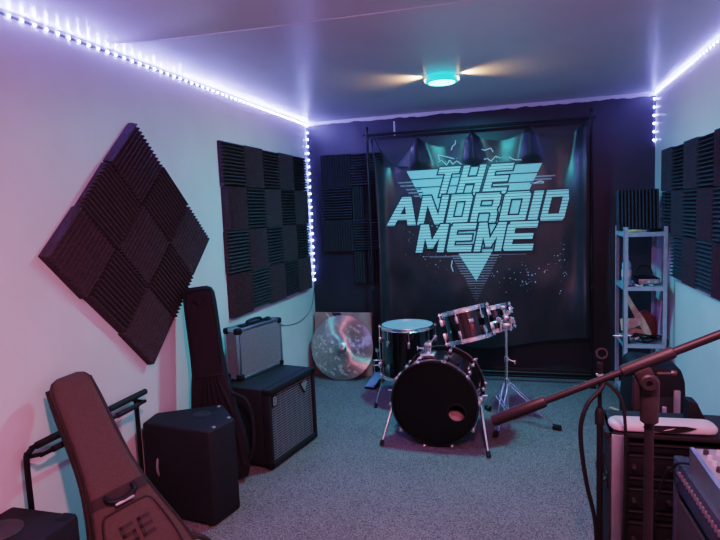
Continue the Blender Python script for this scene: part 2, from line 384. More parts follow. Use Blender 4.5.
def ztop(x):
    for k in range(4):
        (a, za), (b, zb) = PK[k], PK[k + 1]
        if a <= x <= b:
            u = (x - a) / (b - a); z = za + (zb - za) * u
            if k == 0: return z - .27 * (sin(pi * u ** .62)) ** .85 * (1 if u < .5 else 1)
            return z - SAG[k] * (4 * u * (1 - u)) ** .75
    return 2.2
def sm(a, b, x):
    t_ = max(0, min(1, (x - a) / (b - a))); return t_ * t_ * (3 - 2 * t_)
def ydisp(x, z):
    y = 0
    h = max(0, 2.21 - z)
    amp = 1 - sm(.24, .33, h) * sm(-1.13, -1.02, x) * (1 - sm(.12, .3, x))
    for k, (px, pz) in enumerate(PK):
        w = .030 + .30 * h
        y -= .105 * max(0, 1 - abs(x - px - .06 * h) / w) ** 1.15 * sm(.0, .05, h) * math.exp(-h / .34) * amp
    for k in range(4):
        mx = (PK[k][0] + PK[k + 1][0]) / 2
        y += .035 * math.exp(-((x - mx) / .09) ** 2) * math.exp(-h / .2) * amp
    flat = sm(1.05, 1.13, z) * 0
    # left and right edges roll forward, bottom hangs in slow waves
    eL = math.exp(-((x + 1.255) / .045) ** 2); eR = math.exp(-((x - .50) / .05) ** 2)
    y -= .05 * eL + .04 * eR
    low = 1 - sm(.75, 1.1, z)
    y += .012 * low * sin(x * 7.5 + z * 3) + .008 * low * sin(x * 17 - z * 5)
    right = sm(.30, .44, x); y += .02 * right * sin(z * 6 + 1)
    return y
mb = MB(); nx, nz = 150, 110; gridv = []
for i in range(nx + 1):
    u = i / nx; rowv = []
    for j in range(nz + 1):
        v = j / nz
        xe = -1.275 + (.022 * sin(v * 3.0)); xr = .50 + .042 * (1 - v) ** 1.5
        x = xe + (xr - xe) * u
        zt = ztop(max(PK[0][0], min(PK[-1][0], -1.267 + (.492 + 1.267) * u))); zb = .31 + .11 * sm(.55, 1, u) + .006 * sin(u * 20)
        z = zb + (zt - zb) * v
        rowv.append(mb.b.verts.new((x, ydisp(x, z) - .018, z)))
    gridv.append(rowv)
for i in range(nx):
    for j in range(nz): mb.b.faces.new((gridv[i][j], gridv[i + 1][j], gridv[i + 1][j + 1], gridv[i][j + 1]))
bn = thing('banner', 'glossy black vinyl banner printed with pale cyan band name lettering', 'banner', (0, YB, 0))
cloth = mb.build('cloth', m_vinyl, bn, ang=80)
# folded-over flap at the upper left corner
MB().tube([(-1.262, -.055, 2.195), (-1.20, -.07, 2.07), (-1.13, -.075, 1.985), (-1.05, -.06, 1.935), (-.97, -.045, 1.925)], [.006, .008, .008, .007, .004], 8, n=6).build('folded_hem', m_vinyl, bn)
for px, pz in PK:
    r_ = MB(); r_.tube([(px + .012 * cos(a), -.004 + .020 * sin(a) - .002, 2.222 + .024 * sin(a + 1.2)) for a in [k * pi / 5 for k in range(11)]], .0025, 6).build('tie', m_blackmetal, bn)
YT = -.024
def flat_poly(mb, pts, y): mb.b.faces.new([mb.b.verts.new((x, y, z)) for x, z in pts])
def grow(pts, d):
    n = len(pts); A = sum(pts[i][0] * pts[(i + 1) % n][1] - pts[(i + 1) % n][0] * pts[i][1] for i in range(n))
    s = 1 if A > 0 else -1; out = []
    for i in range(n):
        p0, p1, p2 = V(pts[i - 1]), V(pts[i]), V(pts[(i + 1) % n])
        a = (p1 - p0).normalized(); b = (p2 - p1).normalized()
        n1 = V((a.y, -a.x)) * s; n2 = V((b.y, -b.x)) * s
        k = n1 + n2; k = k / max(.35, k.length_squared / 2)
        out.append(tuple(p1 + k * d))
    return out
# glyphs: convex strokes in a unit box (x 0..1, y 0..1), tv = bar height, th = stem width
def glyph(ch, th, tv=.22):
    h = th
    G = {'T': [[(0, 1 - tv), (1, 1 - tv), (1, 1), (0, 1)], [(.5 - h / 2, 0), (.5 + h / 2, 0), (.5 + h / 2, 1), (.5 - h / 2, 1)]],
         'H': [[(0, 0), (h, 0), (h, 1), (0, 1)], [(1 - h, 0), (1, 0), (1, 1), (1 - h, 1)], [(0, .40), (1, .40), (1, .62), (0, .62)]],
         'E': [[(0, .06), (.06, 0), (h, 0), (h, 1), (.10, 1), (0, .88)], [(.05, 0), (1, 0), (1, tv), (.05, tv)], [(.05, .40), (.92, .40), (.92, .60), (.05, .60)], [(.06, 1 - tv), (1, 1 - tv), (1, 1), (.06, 1)]],
         'A': [[(-.02, 0), (h + .0, 0), (.60, 1), (.34, 1)], [(1 - h * .95, 0), (1.04, 0), (.66, 1), (.40, 1)], [(.18, .20), (.9, .20), (.82, .40), (.26, .40)]],
         'N': [[(0, 0), (h, 0), (h, 1), (0, 1)], [(1 - h, 0), (1, 0), (1, 1), (1 - h, 1)], [(h * .2, 1), (h * 1.25, 1), (1 - h * .2, 0), (1 - h * 1.25, 0)]],
         'D': [[(0, 0), (h, 0), (h, 1), (0, 1)], [(1 - h, .0), (.93, 0), (1, .08), (1, .90), (.90, 1), (1 - h, 1)], [(0, 0), (.95, 0), (.95, tv), (0, tv)], [(0, 1 - tv), (.92, 1 - tv), (.92, 1), (0, 1)]],
         'O': [[(0, .08), (.07, 0), (h, 0), (h, 1), (.1, 1), (0, .90)], [(1 - h, .0), (.93, 0), (1, .08), (1, .90), (.90, 1), (1 - h, 1)], [(.05, 0), (.95, 0), (.95, tv), (.05, tv)], [(.08, 1 - tv), (.92, 1 - tv), (.92, 1), (.08, 1)]],
         'R': [[(0, 0), (h, 0), (h, 1), (0, 1)], [(1 - h, .5), (.94, .5), (1, .58), (1, .90), (.90, 1), (1 - h, 1)], [(0, 1 - tv), (.92, 1 - tv), (.92, 1), (0, 1)], [(0, .36), (.95, .36), (.95, .56), (0, .56)], [(.60, .45), (.94, .42), (1, .34), (1.0, 0), (1 - h, 0), (1 - h, .30)]],
         'I': [[(0, 0), (1, 0), (1, 1), (0, 1)]],
         'M': [[(0, 0), (h, 0), (h, 1), (0, 1)], [(1 - h, 0), (1, 0), (1, 1), (1 - h, 1)], [(h * .1, 1), (h * 1.2, 1), (.5 + h * .45, .14), (.5 - h * .35, .14)], [(1 - h * .1, 1), (1 - h * 1.2, 1), (.5 - h * .45, .14), (.5 + h * .35, .14)]]}
    return G[ch]
def row(letters, zb, zt, shear, lay):
    fill, out = MB(), MB(); kk = 0
    for ch, x0, x1, h in letters:
        for st in glyph(ch, h):
            pts = [(x0 + (x1 - x0) * px + shear * py, zb + (zt - zb) * py) for px, py in st]
            kk += 1; flat_poly(out, grow(pts, .014), YT - lay - kk * .00006); flat_poly(fill, pts, YT - lay - .0016 - kk * .00006)
    out.build('letter_outline', m_inkline, bn); fill.build('lettering', m_ink, bn, 'pale cyan striped lettering')
# background triangle in slices
tri = MB()
TXL, TXR, TZ, TXM, TZB = -.985, .165, 1.893, -.397, .724
def tx(z):
    k = (z - TZB) / (TZ - TZB); return TXM + (TXL - TXM) * k, TXM + (TXR - TXM) * k
for za, zb in [(1.893, 1.822), (1.812, 1.748), (1.738, 1.16)]:
    a, b = tx(za), tx(zb); flat_poly(tri, [(a[0], za), (b[0], zb), (b[1], zb), (a[1], za)], YT)
tri.build('triangle_print', m_tri, bn)
tip = MB(); flat_poly(tip, [(-.545, 1.150), (-.262, 1.150), (-.395, .905)], YT - .001); tip.build('triangle_tip', inked('striped_tip_ink', .0262, .2, (.44, .72, .70), (.05, .12, .14)), bn)
ln = MB(); z = 1.132
for k in range(19):
    a = tx(z); hh = .008 if k < 12 else .004
    flat_poly(ln, [(a[0] - .005, z), (a[1] + .005, z), (a[1] + .002, z - hh), (a[0] - .002, z - hh)], YT); z -= .0225
ln.build('triangle_lines', m_trigrey, bn); ln = MB()
for xs, xe, zz in [(-.80, -.30, 1.122), (-.48, .03, 1.135), (-.86, -.6, 1.128)]: flat_poly(ln, [(xs, zz), (xe, zz), (xe, zz - .004), (xs, zz - .004)], YT - .0005)
ln.build('underlines', m_trigrey, bn); ln = MB()
for grp in ([(1.80, -1.07, -.93), (1.77, -1.05, -.92), (1.735, -1.0, -.86), (1.705, -.98, -.84), (1.675, -.93, -.80)], [(1.79, .10, .27), (1.765, .09, .24), (1.735, .06, .18)]):
    ln = MB()
    for zz, x0, x1 in grp: flat_poly(ln, [(x0, zz), (x1, zz), (x1, zz - .012), (x0 + .01, zz - .012)], YT)
    ln.build('speed_lines', m_trigrey, bn)
row([('T', -.765, -.585, .30), ('H', -.555, -.365, .27), ('E', -.335, -.135, .30)], 1.655, 1.908, .078, .002)
row([('A', -1.181, -.925, .27), ('N', -.905, -.675, .25), ('D', -.650, -.465, .27), ('R', -.440, -.225, .25), ('O', -.195, .020, .27), ('I', .042, .118, 1), ('D', .142, .332, .27)], 1.412, 1.665, .062, .005)
row([('M', -.925, -.675, .24), ('E', -.650, -.435, .27), ('M', -.412, -.180, .24), ('E', -.165, .078, .27)], 1.166, 1.412, .055, .008)
# sprayed specks and squiggles around the print
sp_ = MB(); rn = random.Random(3)
def speck(x, z, r):
    k = rn.randint(4, 6); a0 = rn.random() * 6
    flat_poly(sp_, [(x + r * rn.uniform(.5, 1.3) * cos(a0 + 2 * pi * i / k), z + r * rn.uniform(.5, 1.3) * sin(a0 + 2 * pi * i / k)) for i in range(k)], YT - .001)
for _ in range(46): speck(rn.gauss(.02, .14), rn.gauss(.93, .06), rn.uniform(.002, .006))
for _ in range(24): speck(rn.gauss(.30, .05), rn.gauss(1.0, .12), rn.uniform(.002, .006))
for _ in range(40): speck(rn.uniform(-.72, .1), rn.uniform(1.92, 1.99), rn.uniform(.0015, .004))
for _ in range(45): speck(rn.gauss(-.85, .10), rn.gauss(1.25, .12), rn.uniform(.0015, .005))
for _ in range(30): speck(rn.gauss(-.45, .18), rn.gauss(.95, .13), rn.uniform(.0015, .004))
def squig(pts):
    for a, b in zip(pts, pts[1:]):
        a, b = V(a), V(b); n_ = (b - a).orthogonal().normalized() * .0035
        flat_poly(sp_, [tuple(a + n_), tuple(b + n_), tuple(b - n_), tuple(a - n_)], YT - .001)
squig([(-.70, 1.955), (-.67, 1.97), (-.63, 1.925), (-.60, 1.965), (-.575, 1.93), (-.54, 1.955), (-.50, 1.925)])
squig([(-.40, 1.93), (-.37, 1.985), (-.31, 1.97), (-.35, 1.945), (-.28, 1.96), (-.25, 1.935), (-.21, 1.975), (-.17, 1.955)])
squig([(-.69, 1.97), (-.70, 2.02), (-.64, 2.0), (-.56, 1.975)]); squig([(-.34, 1.985), (-.36, 2.05), (-.30, 2.03), (-.25, 2.045), (-.23, 2.01)])
squig([(-.585, 2.05), (-.575, 2.08), (-.55, 2.10), (-.545, 2.13)]); squig([(-.10, 1.96), (-.06, 1.935), (.0, 1.93), (.02, 1.95)])
squig([(-.86, 1.60), (-.845, 1.55), (-.875, 1.50)]); squig([(-.60, 1.09), (-.61, 1.04), (-.595, .99)]); squig([(.10, 1.73), (.15, 1.745), (.18, 1.735)])
tag(sp_.build('print_specks', m_speck, bn), kind='stuff')
# white drip of paint above the banner
MB().box((-1.12, D - .001, 2.30), (.016, .004, .13), bev=.0015).build('paint_drip', m_tape, bpy.data.objects['wall_back'])

# ------------------------------------------------------------------ drum kit
def hoop(mb, r, z0, z1, o=(0, 0, 0), rot=None, seg=56):
    mb.lathe([(r - .004, z0), (r + .006, z0), (r + .006, z0 + .003), (r + .003, z0 + .006), (r + .003, z1 - .006), (r + .008, z1 - .003), (r + .007, z1), (r - .004, z1)], o, rot, seg, close=True)
def shell_lug(mb, a, r, z, o, rot, big=1.0):
    d = rot @ V((cos(a), sin(a), 0)); ax = rot @ V((0, 0, 1)); c = V(o) + d * (r + .012 * big) + ax * z
    f = M((d, ax.cross(d), ax)).transposed()
    mb.box(c, (.026 * big, .022 * big, .05 * big), f, bev=.006 * big)
def drum(name, label, o, rot, r, depth, mtop, nl, mbottom=None, badge=None):
    t_ = thing(name, label, 'drum', o, rot.to_3x3())
    I = M.Identity(3)
    MB().lathe([(r, .004), (r, depth - .004), (r - .006, depth - .004), (r - .006, .004)], seg=56, close=True).build('shell', m_drum, t_)
    MB().lathe([(0, depth + .001), (r * .9, depth + .001), (r + .002, depth - .001), (r + .002, depth - .006), (0, depth - .005)], seg=56).build('drum_head', mtop, t_, 'upper drum head')
    MB().lathe([(0, -.001), (r * .9, -.001), (r + .002, .001), (r + .002, .006), (0, .005)], seg=56).build('drum_head', mbottom or m_headw, t_, 'lower drum head')
    h1 = MB(); hoop(h1, r, depth - .018, depth + .010); h1.build('hoop', m_chrome, t_)
    h2 = MB(); hoop(h2, r, -.010, .018); h2.build('hoop', m_chrome, t_)
    for k in range(nl):
        a = 2 * pi * (k + .3) / nl
        for zl, z0, z1, zz in ((depth * .72, depth * .72, depth + .012, depth - .004), (depth * .26, -.012, depth * .26, .004)):
            l = MB(); shell_lug(l, a, r, zl, (0, 0, 0), I)
            l.cone((cos(a) * (r + .016), sin(a) * (r + .016), z0), (cos(a) * (r + .016), sin(a) * (r + .016), z1), .0045, seg=8)
            l.box((cos(a) * (r + .011), sin(a) * (r + .011), zz), (.03, .022, .012), M.Rotation(a, 3, 'Z'), bev=.003)
            l.build('lug', m_chrome, t_)
    return t_
# bass drum: axis points away from the viewer
bc = V((-.565, 3.565, .292)); th = .03
ax = V((sin(th), cos(th), 0)); rotb = M((V((cos(th), -sin(th), 0)), V((0, 0, 1)), -ax)).transposed()   # local z faces the viewer
BR, BD = .272, .42
t = thing('bass_drum', 'large black bass drum with chrome hardware standing on the carpet', 'drum', bc, rotb)
MB().lathe([(BR, -.03), (BR, -BD + .03), (BR - .008, -BD + .03), (BR - .008, -.03)], seg=72, close=True).build('shell', m_drum, t)
# front head with an off-centre port
hb = MB(); N = 64; hx, hy, hr = .143, -.056, .058
o_ = [hb.b.verts.new((BR * cos(2 * pi * i / N), BR * sin(2 * pi * i / N), -.012)) for i in range(N)]
i_ = [hb.b.verts.new((hx + hr * cos(2 * pi * i / N), hy + hr * sin(2 * pi * i / N), -.010)) for i in range(N)]
for i in range(N): hb.b.faces.new((o_[i], o_[(i + 1) % N], i_[(i + 1) % N], i_[i]))
front = hb.build('front_head', m_head, t)
MB().lathe([(hr - .004, -.012), (hr + .004, -.012), (hr + .004, -.007), (hr - .004, -.007)], (hx, hy, 0), seg=40, close=True).build('port_ring', m_rubber, t)
MB().lathe([(0, -BD + .012), (BR, -BD + .012), (BR, -BD + .006), (0, -BD + .006)], seg=64).build('batter_head', m_headw, t)
for z0, z1, nm in ((-.032, .012, 'front_hoop'), (-BD - .012, -BD + .032, 'rear_hoop')):
    MB().lathe([(BR + .001, z0), (BR + .014, z0), (BR + .016, z0 + .004), (BR + .016, z1 - .004), (BR + .012, z1), (BR + .002, z1), (BR - .001, z1 - .008)], seg=72, close=True).build(nm, m_drum, t)
    MB().lathe([(BR + .0165, z0 + .012), (BR + .0185, z0 + .012), (BR + .0185, z0 + .020), (BR + .0165, z0 + .020)], seg=72, close=True).build('hoop_inlay', m_chrome, t)
for k in range(10):
    a = 2 * pi * k / 10 + R(4)
    d = V((cos(a), sin(a), 0))
    fr = M((d, V((-sin(a), cos(a), 0)), V((0, 0, 1)))).transposed()
    for s, z0 in ((1, .004), (-1, -BD - .004)):
        c = MB()
        c.box(d * (BR + .016) + V((0, 0, z0 - s * .004)), (.026, .032, .022), fr, bev=.006)
        c.cone(d * (BR + .026) + V((0, 0, z0 + s * .02)), d * (BR + .026) + V((0, 0, z0 - s * .12)), .0045, seg=8)
        c.box(d * (BR + .014) + V((0, 0, z0 - s * .12)), (.03, .026, .055), fr, bev=.008)
        c.cone(d * (BR + .026) + V((0, 0, z0 + s * .012)), d * (BR + .026) + V((0, 0, z0 + s * .024)), .008, seg=8)
        c.build('claw_and_lug', m_chrome, t)
for s in (-1, 1):
    L = MB(); p0 = V((s * (BR + .010), .03 - .02, -.10)); p1 = V((s * .352, -.284, .06)) if s < 0 else V((s * .352, -.284, .10))
    L.box(p0, (.05, .05, .06), bev=.01); L.cone(p0, p0.lerp(p1, .55), .010, seg=12); L.cone(p0.lerp(p1, .5), p1, .0075, seg=12)
    L.cone(p0 + V((s * .02, .03, 0)), p0 + V((s * .05, .03, 0)), .006, seg=8)
    sp1 = L.build('spur_leg', m_chrome, t)
    MB().cone(p1 + (p0 - p1).normalized() * .035, p1, .012, .015, seg=12).build('rubber_foot', m_rubber, sp1)
# tom mount on top of the shell
L = MB(); L.box((-.06, BR + .012, -.17), (.10, .03, .12), bev=.008); L.cone((-.06, BR + .02, -.17), (-.06, BR + .085, -.17), .020, seg=16)
L.box((-.06, BR + .075, -.17), (.055, .04, .055), bev=.01); L.cone((-.09, BR + .05, -.17), (-.13, BR + .05, -.17), .007, seg=8); L.box((-.135, BR + .05, -.17), (.008, .03, .014), bev=.003)
L.cone((-.06, BR + .075, -.17), (.0, BR + .14, -.17), .009, seg=12)
L.build('tom_mount', m_chrome, t)
pl_ = MB().loft([(-.02, 0, .06, .04), (0, 0, .09, .06), (.06, 0, .10, .07), (.12, 0, .095, .065), (.16, 0, .06, .04)], bc + V((.085, .06, -.155)), (0, 1, 0), (1, 0, 0), (0, 0, 1), n=32, p=2.6).build('pillow', m_pink)
tag(pl_, 'pale pink pillow stuffed inside the bass drum, seen through its port', 'pillow')

# floor tom on three legs
fo = V((-.885, 4.35, .245)); FR, FD = .205, .40
t = drum('floor_tom', 'black floor tom with pale head standing behind left of bass drum', fo, M.Identity(3), FR, FD, m_headw, 8)
for a in (R(207), R(328), R(95)):
    d = V((cos(a), sin(a), 0)); L = MB(); q = d * (FR + .022)
    L.box(q + V((0, 0, .10)), (.034, .034, .05), M.Rotation(a, 3, 'Z'), bev=.008)
    L.tube([q + V((0, 0, .30)), q + V((0, 0, .02)), q + V((0, 0, -.06)), q + d * .03 + V((0, 0, -.15)), q + d * .05 + V((0, 0, -.228))], .006, 10, n=4)
    L.cone(q + V((0, 0, .10)) + d * .02, q + V((0, 0, .10)) + d * .05, .006, seg=8); L.box(q + V((0, 0, .10)) + d * .055, (.01, .03, .012), M.Rotation(a, 3, 'Z'), bev=.003)
    lg = L.build('leg', m_chrome, t)
    MB().cone(q + d * .048 + V((0, 0, -.205)), q + d * .055 + V((0, 0, -.2445)), .011, .014, seg=12).build('rubber_foot', m_rubber, lg)
# rack tom over the bass drum, tilted
tl = R(14)
rt = M.Rotation(-tl, 3, 'Y') @ M.Rotation(R(-8), 3, 'X')
t = drum('rack_tom', 'black rack tom tilted to the left above the bass drum', (-.345, 3.83, .665), rt, .152, .205, m_headw, 6)
MB().box((.055, -.1535, .125), (.030, .004, .022), M.Rotation(R(20), 3, 'Z'), bev=.001).build('badge', m_badge, t, 'silver badge')
MB().box((.054, -.1545, .085), (.014, .003, .036), M.Rotation(R(20), 3, 'Z'), bev=.001).build('badge', m_redlogo, t, 'red badge')
rt2 = M.Rotation(-R(13), 3, 'Y') @ M.Rotation(R(-8), 3, 'X')
t = drum('rack_tom', 'smaller black rack tom clamped to the chrome stand at right', (-.19, 4.26, .635), rt2, .122, .175, m_headw, 6)
# tom stand
sx_, sy_ = -.122, 4.12
t = thing('tom_stand', 'chrome double-braced tripod tom stand right of the bass drum', 'drum stand', (sx_, sy_, 0))
MB().cone((0, 0, .03), (0, 0, .30), .013, seg=14).build('lower_tube', m_chrome, t)
MB().cone((0, 0, .28), (0, 0, .70), .010, seg=14).lathe([(.010, .44), (.018, .44), (.018, .475), (.010, .475)], seg=16, close=True).cone((0.01, 0, .457), (.055, -.01, .44), .005, seg=8).box((.06, -.01, .437), (.014, .008, .03), bev=.003).build('upper_tube', m_chrome, t)
MB().lathe([(.012, .275), (.024, .275), (.024, .315), (.012, .315)], seg=16, close=True).build('leg_collar', m_chrome, t)
# clamp cluster at the top
L = MB(); L.box((0, 0, .70), (.07, .05, .045), bev=.01); L.box((.0, -.01, .755), (.05, .045, .05), bev=.012); L.cone((-.09, 0, .72), (.05, 0, .745), .010, seg=12)
for q in ((-.035, -.02, .66), (.035, -.02, .67)): L.cone(q, (q[0], q[1], q[2] + .10), .008, seg=10)
for q in ((.045, -.02, .74), (-.05, -.02, .75), (.02, -.03, .80)): L.lathe([(0, 0), (.014, 0), (.018, .006), (.014, .014), (0, .014)], q, M.Rotation(R(90), 3, 'X'), seg=12)
L.cone((0, 0, .755), (-.02, 0, .83), .009, seg=10); L.box((-.02, 0, .83), (.045, .035, .035), bev=.009); L.cone((.03, -.01, .80), (.05, -.03, .835), .007, seg=8)
L.build('tom_clamp', m_chrome, t)
for fx, fy, nm in ((-.27, 4.30, 0), (.213, 3.99, 1), (-.19, 3.80, 2)):
    p = V((fx - sx_, fy - sy_, .018)); d = V((p.x, p.y, 0)).normalized(); n_ = V((-d.y, d.x, 0))
    L = MB()
    for s in (-1, 1):
        L.tube([V((0, 0, .295)) + n_ * s * .016, p * .45 + n_ * s * .016 + V((0, 0, .16)), p * .93 + n_ * s * .012 + V((0, 0, .012))], .0045, 8, n=4)
        L.tube([V((0, 0, .07)) + n_ * s * .012, p * .48 + n_ * s * .014 + V((0, 0, .145))], .004, 8)
    lg = L.build('tripod_leg', m_chrome, t)
    MB().box(p + V((0, 0, .002)), (.06, .030, .036), M.Rotation(atan2(d.y, d.x), 3, 'Z'), bev=.008).build('rubber_foot', m_rubber, lg)
# foot pedal behind the floor tom, in front of the banner pole
t = thing('foot_pedal', 'pale blue metal foot pedal lying beside the floor tom', 'pedal', (-1.285, 4.79, 0), (0, 0, R(-8)))
MB().box((0, .0, .012), (.10, .26, .014), bev=.004).build('base_plate', m_blackmetal, t)
MB().box((0, -.01, .055), (.085, .25, .010), M.Rotation(R(14), 3, 'X'), bev=.004).build('footboard', m_blue, t)
for s in (-1, 1): MB().cone((s * .05, .10, .015), (s * .04, .10, .20), .007, seg=10).build('post', m_chrome, t)
MB().cone((-.05, .10, .20), (.05, .10, .20), .007, seg=10).cone((.0, .10, .20), (.01, .06, .30), .004, seg=8).lathe([(0, -.02), (.018, -.016), (.018, .016), (0, .02)], (.012, .055, .31), seg=14).build('beater', m_chrome, t)

# ------------------------------------------------------------------ cymbal and square board in the far left corner
t = thing('picture_board', 'square brown board with diagonal stripes leaning in the back left corner', 'picture', (-1.668, 5.055, 0), M.Rotation(R(-8), 3, 'X'))
MB().box((0, 0, .302), (.58, .014, .60), bev=.002).build('panel', m_board, t)
for x0, w_, mt in ((-.12, .085, m_boarddk), (-.185, .018, m_boardlt), (-.05, .02, m_boarddk)):
    k = MB(); z1, z0 = .598, .30
    k.prism([(x0, z1), (x0 + w_, z1), (x0 + w_ + .26, z0), (x0 + .26, z0)], lambda x, y, z: (x, -.0075 - z, y), .0008).build('printed_stripe', mt, t)
cr = M.Rotation(R(90 - 12), 3, 'X')
t = thing('cymbal', 'large bronze cymbal leaning upright against the square brown board', 'cymbal', (-1.632, 4.925, .302), cr)
prof = [(.004, .034), (.02, .034), (.04, .028), (.052, .017), (.06, .012), (.15, .006), (.24, -.003), (.302, -.012)]
MB().lathe([(r, z) for r, z in prof] + [(r, z - .0015) for r, z in prof[::-1]], seg=96, close=True).build('bow', m_cymbal, t, ang=60)
hm = MB(); rn = random.Random(5)
for k in range(120):
    a = rn.uniform(0, 2 * pi); r = rn.choice([.11, .17, .22, .26]) + rn.uniform(-.015, .015); zz = .0095 - (r - .1) * .085 + .0015
    for q in range(2):
        b0 = rn.uniform(0, pi); l_ = rn.uniform(.009, .019); c_ = V((r * cos(a), r * sin(a), 0)); d_ = V((cos(b0), sin(b0), 0)) * l_; n_ = V((-sin(b0), cos(b0), 0)) * .0022
        hm.b.faces.new([hm.b.verts.new(p_ + V((0, 0, zz))) for p_ in (c_ + d_ + n_, c_ + d_ - n_, c_ - d_ - n_, c_ - d_ + n_)])
tag(hm.build('engraved_marks', mat('pale_engraving', (.75, .7, .7), .5), t), kind='stuff')

# ------------------------------------------------------------------ bass cabinet + silver flight case
fd = V((.17, .985, 0)).normalized(); nd = V((fd.y, -fd.x, 0))         # along the front, out of the front
AF = V((-1.495, 3.035, 0)); AL, ADp, AH = .55, .37, .505
rotA = M((fd, -nd, V((0, 0, 1)))).transposed()                          # local x along front, local y to the back
t = thing('bass_cabinet', 'black bass speaker cabinet with silver-lined grille beside the left wall', 'speaker cabinet', AF, rotA)
sh_ = MB(); sh_.box((AL / 2, ADp / 2 + .02, AH / 2 + .01), (AL, ADp - .04, AH - .02), bev=.012)
for a_, b_ in (((AL / 2, .01, .03), (AL, .05, .035)), ((AL / 2, .01, AH - .02), (AL, .05, .04)), ((.014, .01, AH / 2), (.028, .05, AH - .02)), ((AL - .014, .01, AH / 2), (.028, .05, AH - .02))): sh_.box(a_, b_, bev=.006)
sh_.build('cabinet_shell', m_tolex, t)
gx0, gx1, gz0, gz1 = .03, AL - .03, .05, AH - .042
MB().box(((gx0 + gx1) / 2, .026, (gz0 + gz1) / 2), (gx1 - gx0, .006, gz1 - gz0)).build('baffle', m_blackmetal, t)
MB().lathe([(.19, .002), (.18, -.002), (.165, -.004), (.155, 0), (.09, .008), (.08, .004), (0, .002)], ((gx0 + gx1) / 2, .016, .235), M.Rotation(R(90), 3, 'X'), seg=48).build('speaker_cone', m_conegrey, t)
sl = MB(); k = 0; z = gz0
while z < gz1: sl.box(((gx0 + gx1) / 2, .003, z + .003), (gx1 - gx0, .004, .0068)); z += .0165
for i in range(9): sl.box((gx0 + (gx1 - gx0) * i / 8, .006, (gz0 + gz1) / 2), (.003, .003, gz1 - gz0))
sl.build('grille', mat('dim_grille_metal', (.24, .23, .25), .5, metal=.3), t)
MB().box((gx0 + .045, -.002, gz1 - .045), (.06, .006, .07), bev=.004).build('badge_plate', m_blackmetal, t)
bb = MB()
for c_, d_ in (((-.014, 0), (.006, .05)), ((0, .022), (.032, .006)), ((0, 0), (.032, .006)), ((0, -.022), (.032, .006)), ((.014, .011), (.006, .02)), ((.014, -.011), (.006, .02)), ((0, 0), (.004, .06))):
    bb.box((gx0 + .045 + c_[0], -.006, gz1 - .045 + c_[1]), (d_[0], .003, d_[1]))
bb.build('badge', m_badge, t, 'silver letter badge')
MB().prism([(-.055, .03), (.055, .03), (.012, -.045), (-.002, -.05)], lambda x, y, z: (gx1 - .10 + x, -.001 - z, gz1 - .05 + y), .004).build('badge_plate', m_blackmetal, t)
MB().prism([(-.040, .022), (.042, .022), (.010, -.034), (.0, -.036)], lambda x, y, z: (gx1 - .10 + x, -.005 - z, gz1 - .05 + y), .002).prism([(-.02, .032), (.03, .032), (.03, .027), (-.02, .027)], lambda x, y, z: (gx1 - .10 + x, -.005 - z, gz1 - .05 + y), .002).build('badge', m_badge, t, 'silver triangular badge')
for x in (.05, AL - .05):
    for y in (.05, ADp - .06): MB().cone((x, y, 0), (x, y, .022), .018, .022, seg=14).build('rubber_foot', m_rubber, t)
for x in (.018, AL - .018): MB().box((x, .006, AH - .016), (.042, .06, .036), bev=.009).build('corner_protector', m_plastic, t)

cd = V((.262, .965, 0)).normalized(); cn = V((cd.y, -cd.x, 0)); rotC = M((cd, -cn, V((0, 0, 1)))).transposed()
CL, CD_, CH = .435, .125, .335
t = thing('flight_case', 'silver aluminium flight case with black corners on the bass cabinet', 'case', (-1.742, 3.185, AH + .0025), rotC)
MB().box((CL / 2, CD_ / 2, CH / 2), (CL - .006, CD_ - .006, CH - .006)).build('panel', m_alupanel, t)
e = MB(); w_ = .020
for x in (0, CL):
    for y in (0, CD_): e.box((x + (w_ / 2 if x == 0 else -w_ / 2), y + (w_ / 2 if y == 0 else -w_ / 2), CH / 2), (w_, w_, CH), bev=.004)
for z in (w_ / 2, CH - w_ / 2):
    for y in (w_ / 2, CD_ - w_ / 2): e.box((CL / 2, y, z), (CL, w_, w_), bev=.004)
    for x in (w_ / 2, CL - w_ / 2): e.box((x, CD_ / 2, z), (w_, CD_, w_), bev=.004)
e.box((CL / 2, CD_ * .5, CH - .001), (CL - .03, .012, .006), bev=.001)
e.build('edge_trim', m_alu, t)
for x in (0, CL):
    for y in (0, CD_):
        for z in (0, CH): MB().box((x + (.018 if x == 0 else -.018), y + (.018 if y == 0 else -.018), z + (.018 if z == 0 else -.018)), (.044, .044, .040), bev=.010).build('corner', m_plastic, t)
for x in (.10, CL - .10): MB().box((x, .05, CH + .003), (.05, .055, .010), bev=.003).build('latch', m_plastic, t)
MB().tube([(CL / 2 - .07, .055, CH - .002), (CL / 2 - .065, .055, CH + .022), (CL / 2, .055, CH + .028), (CL / 2 + .065, .055, CH + .022), (CL / 2 + .07, .055, CH - .002)], .009, 10, n=4).box((CL / 2, .055, CH + .003), (.17, .045, .008), bev=.003).build('handle', m_plastic, t)

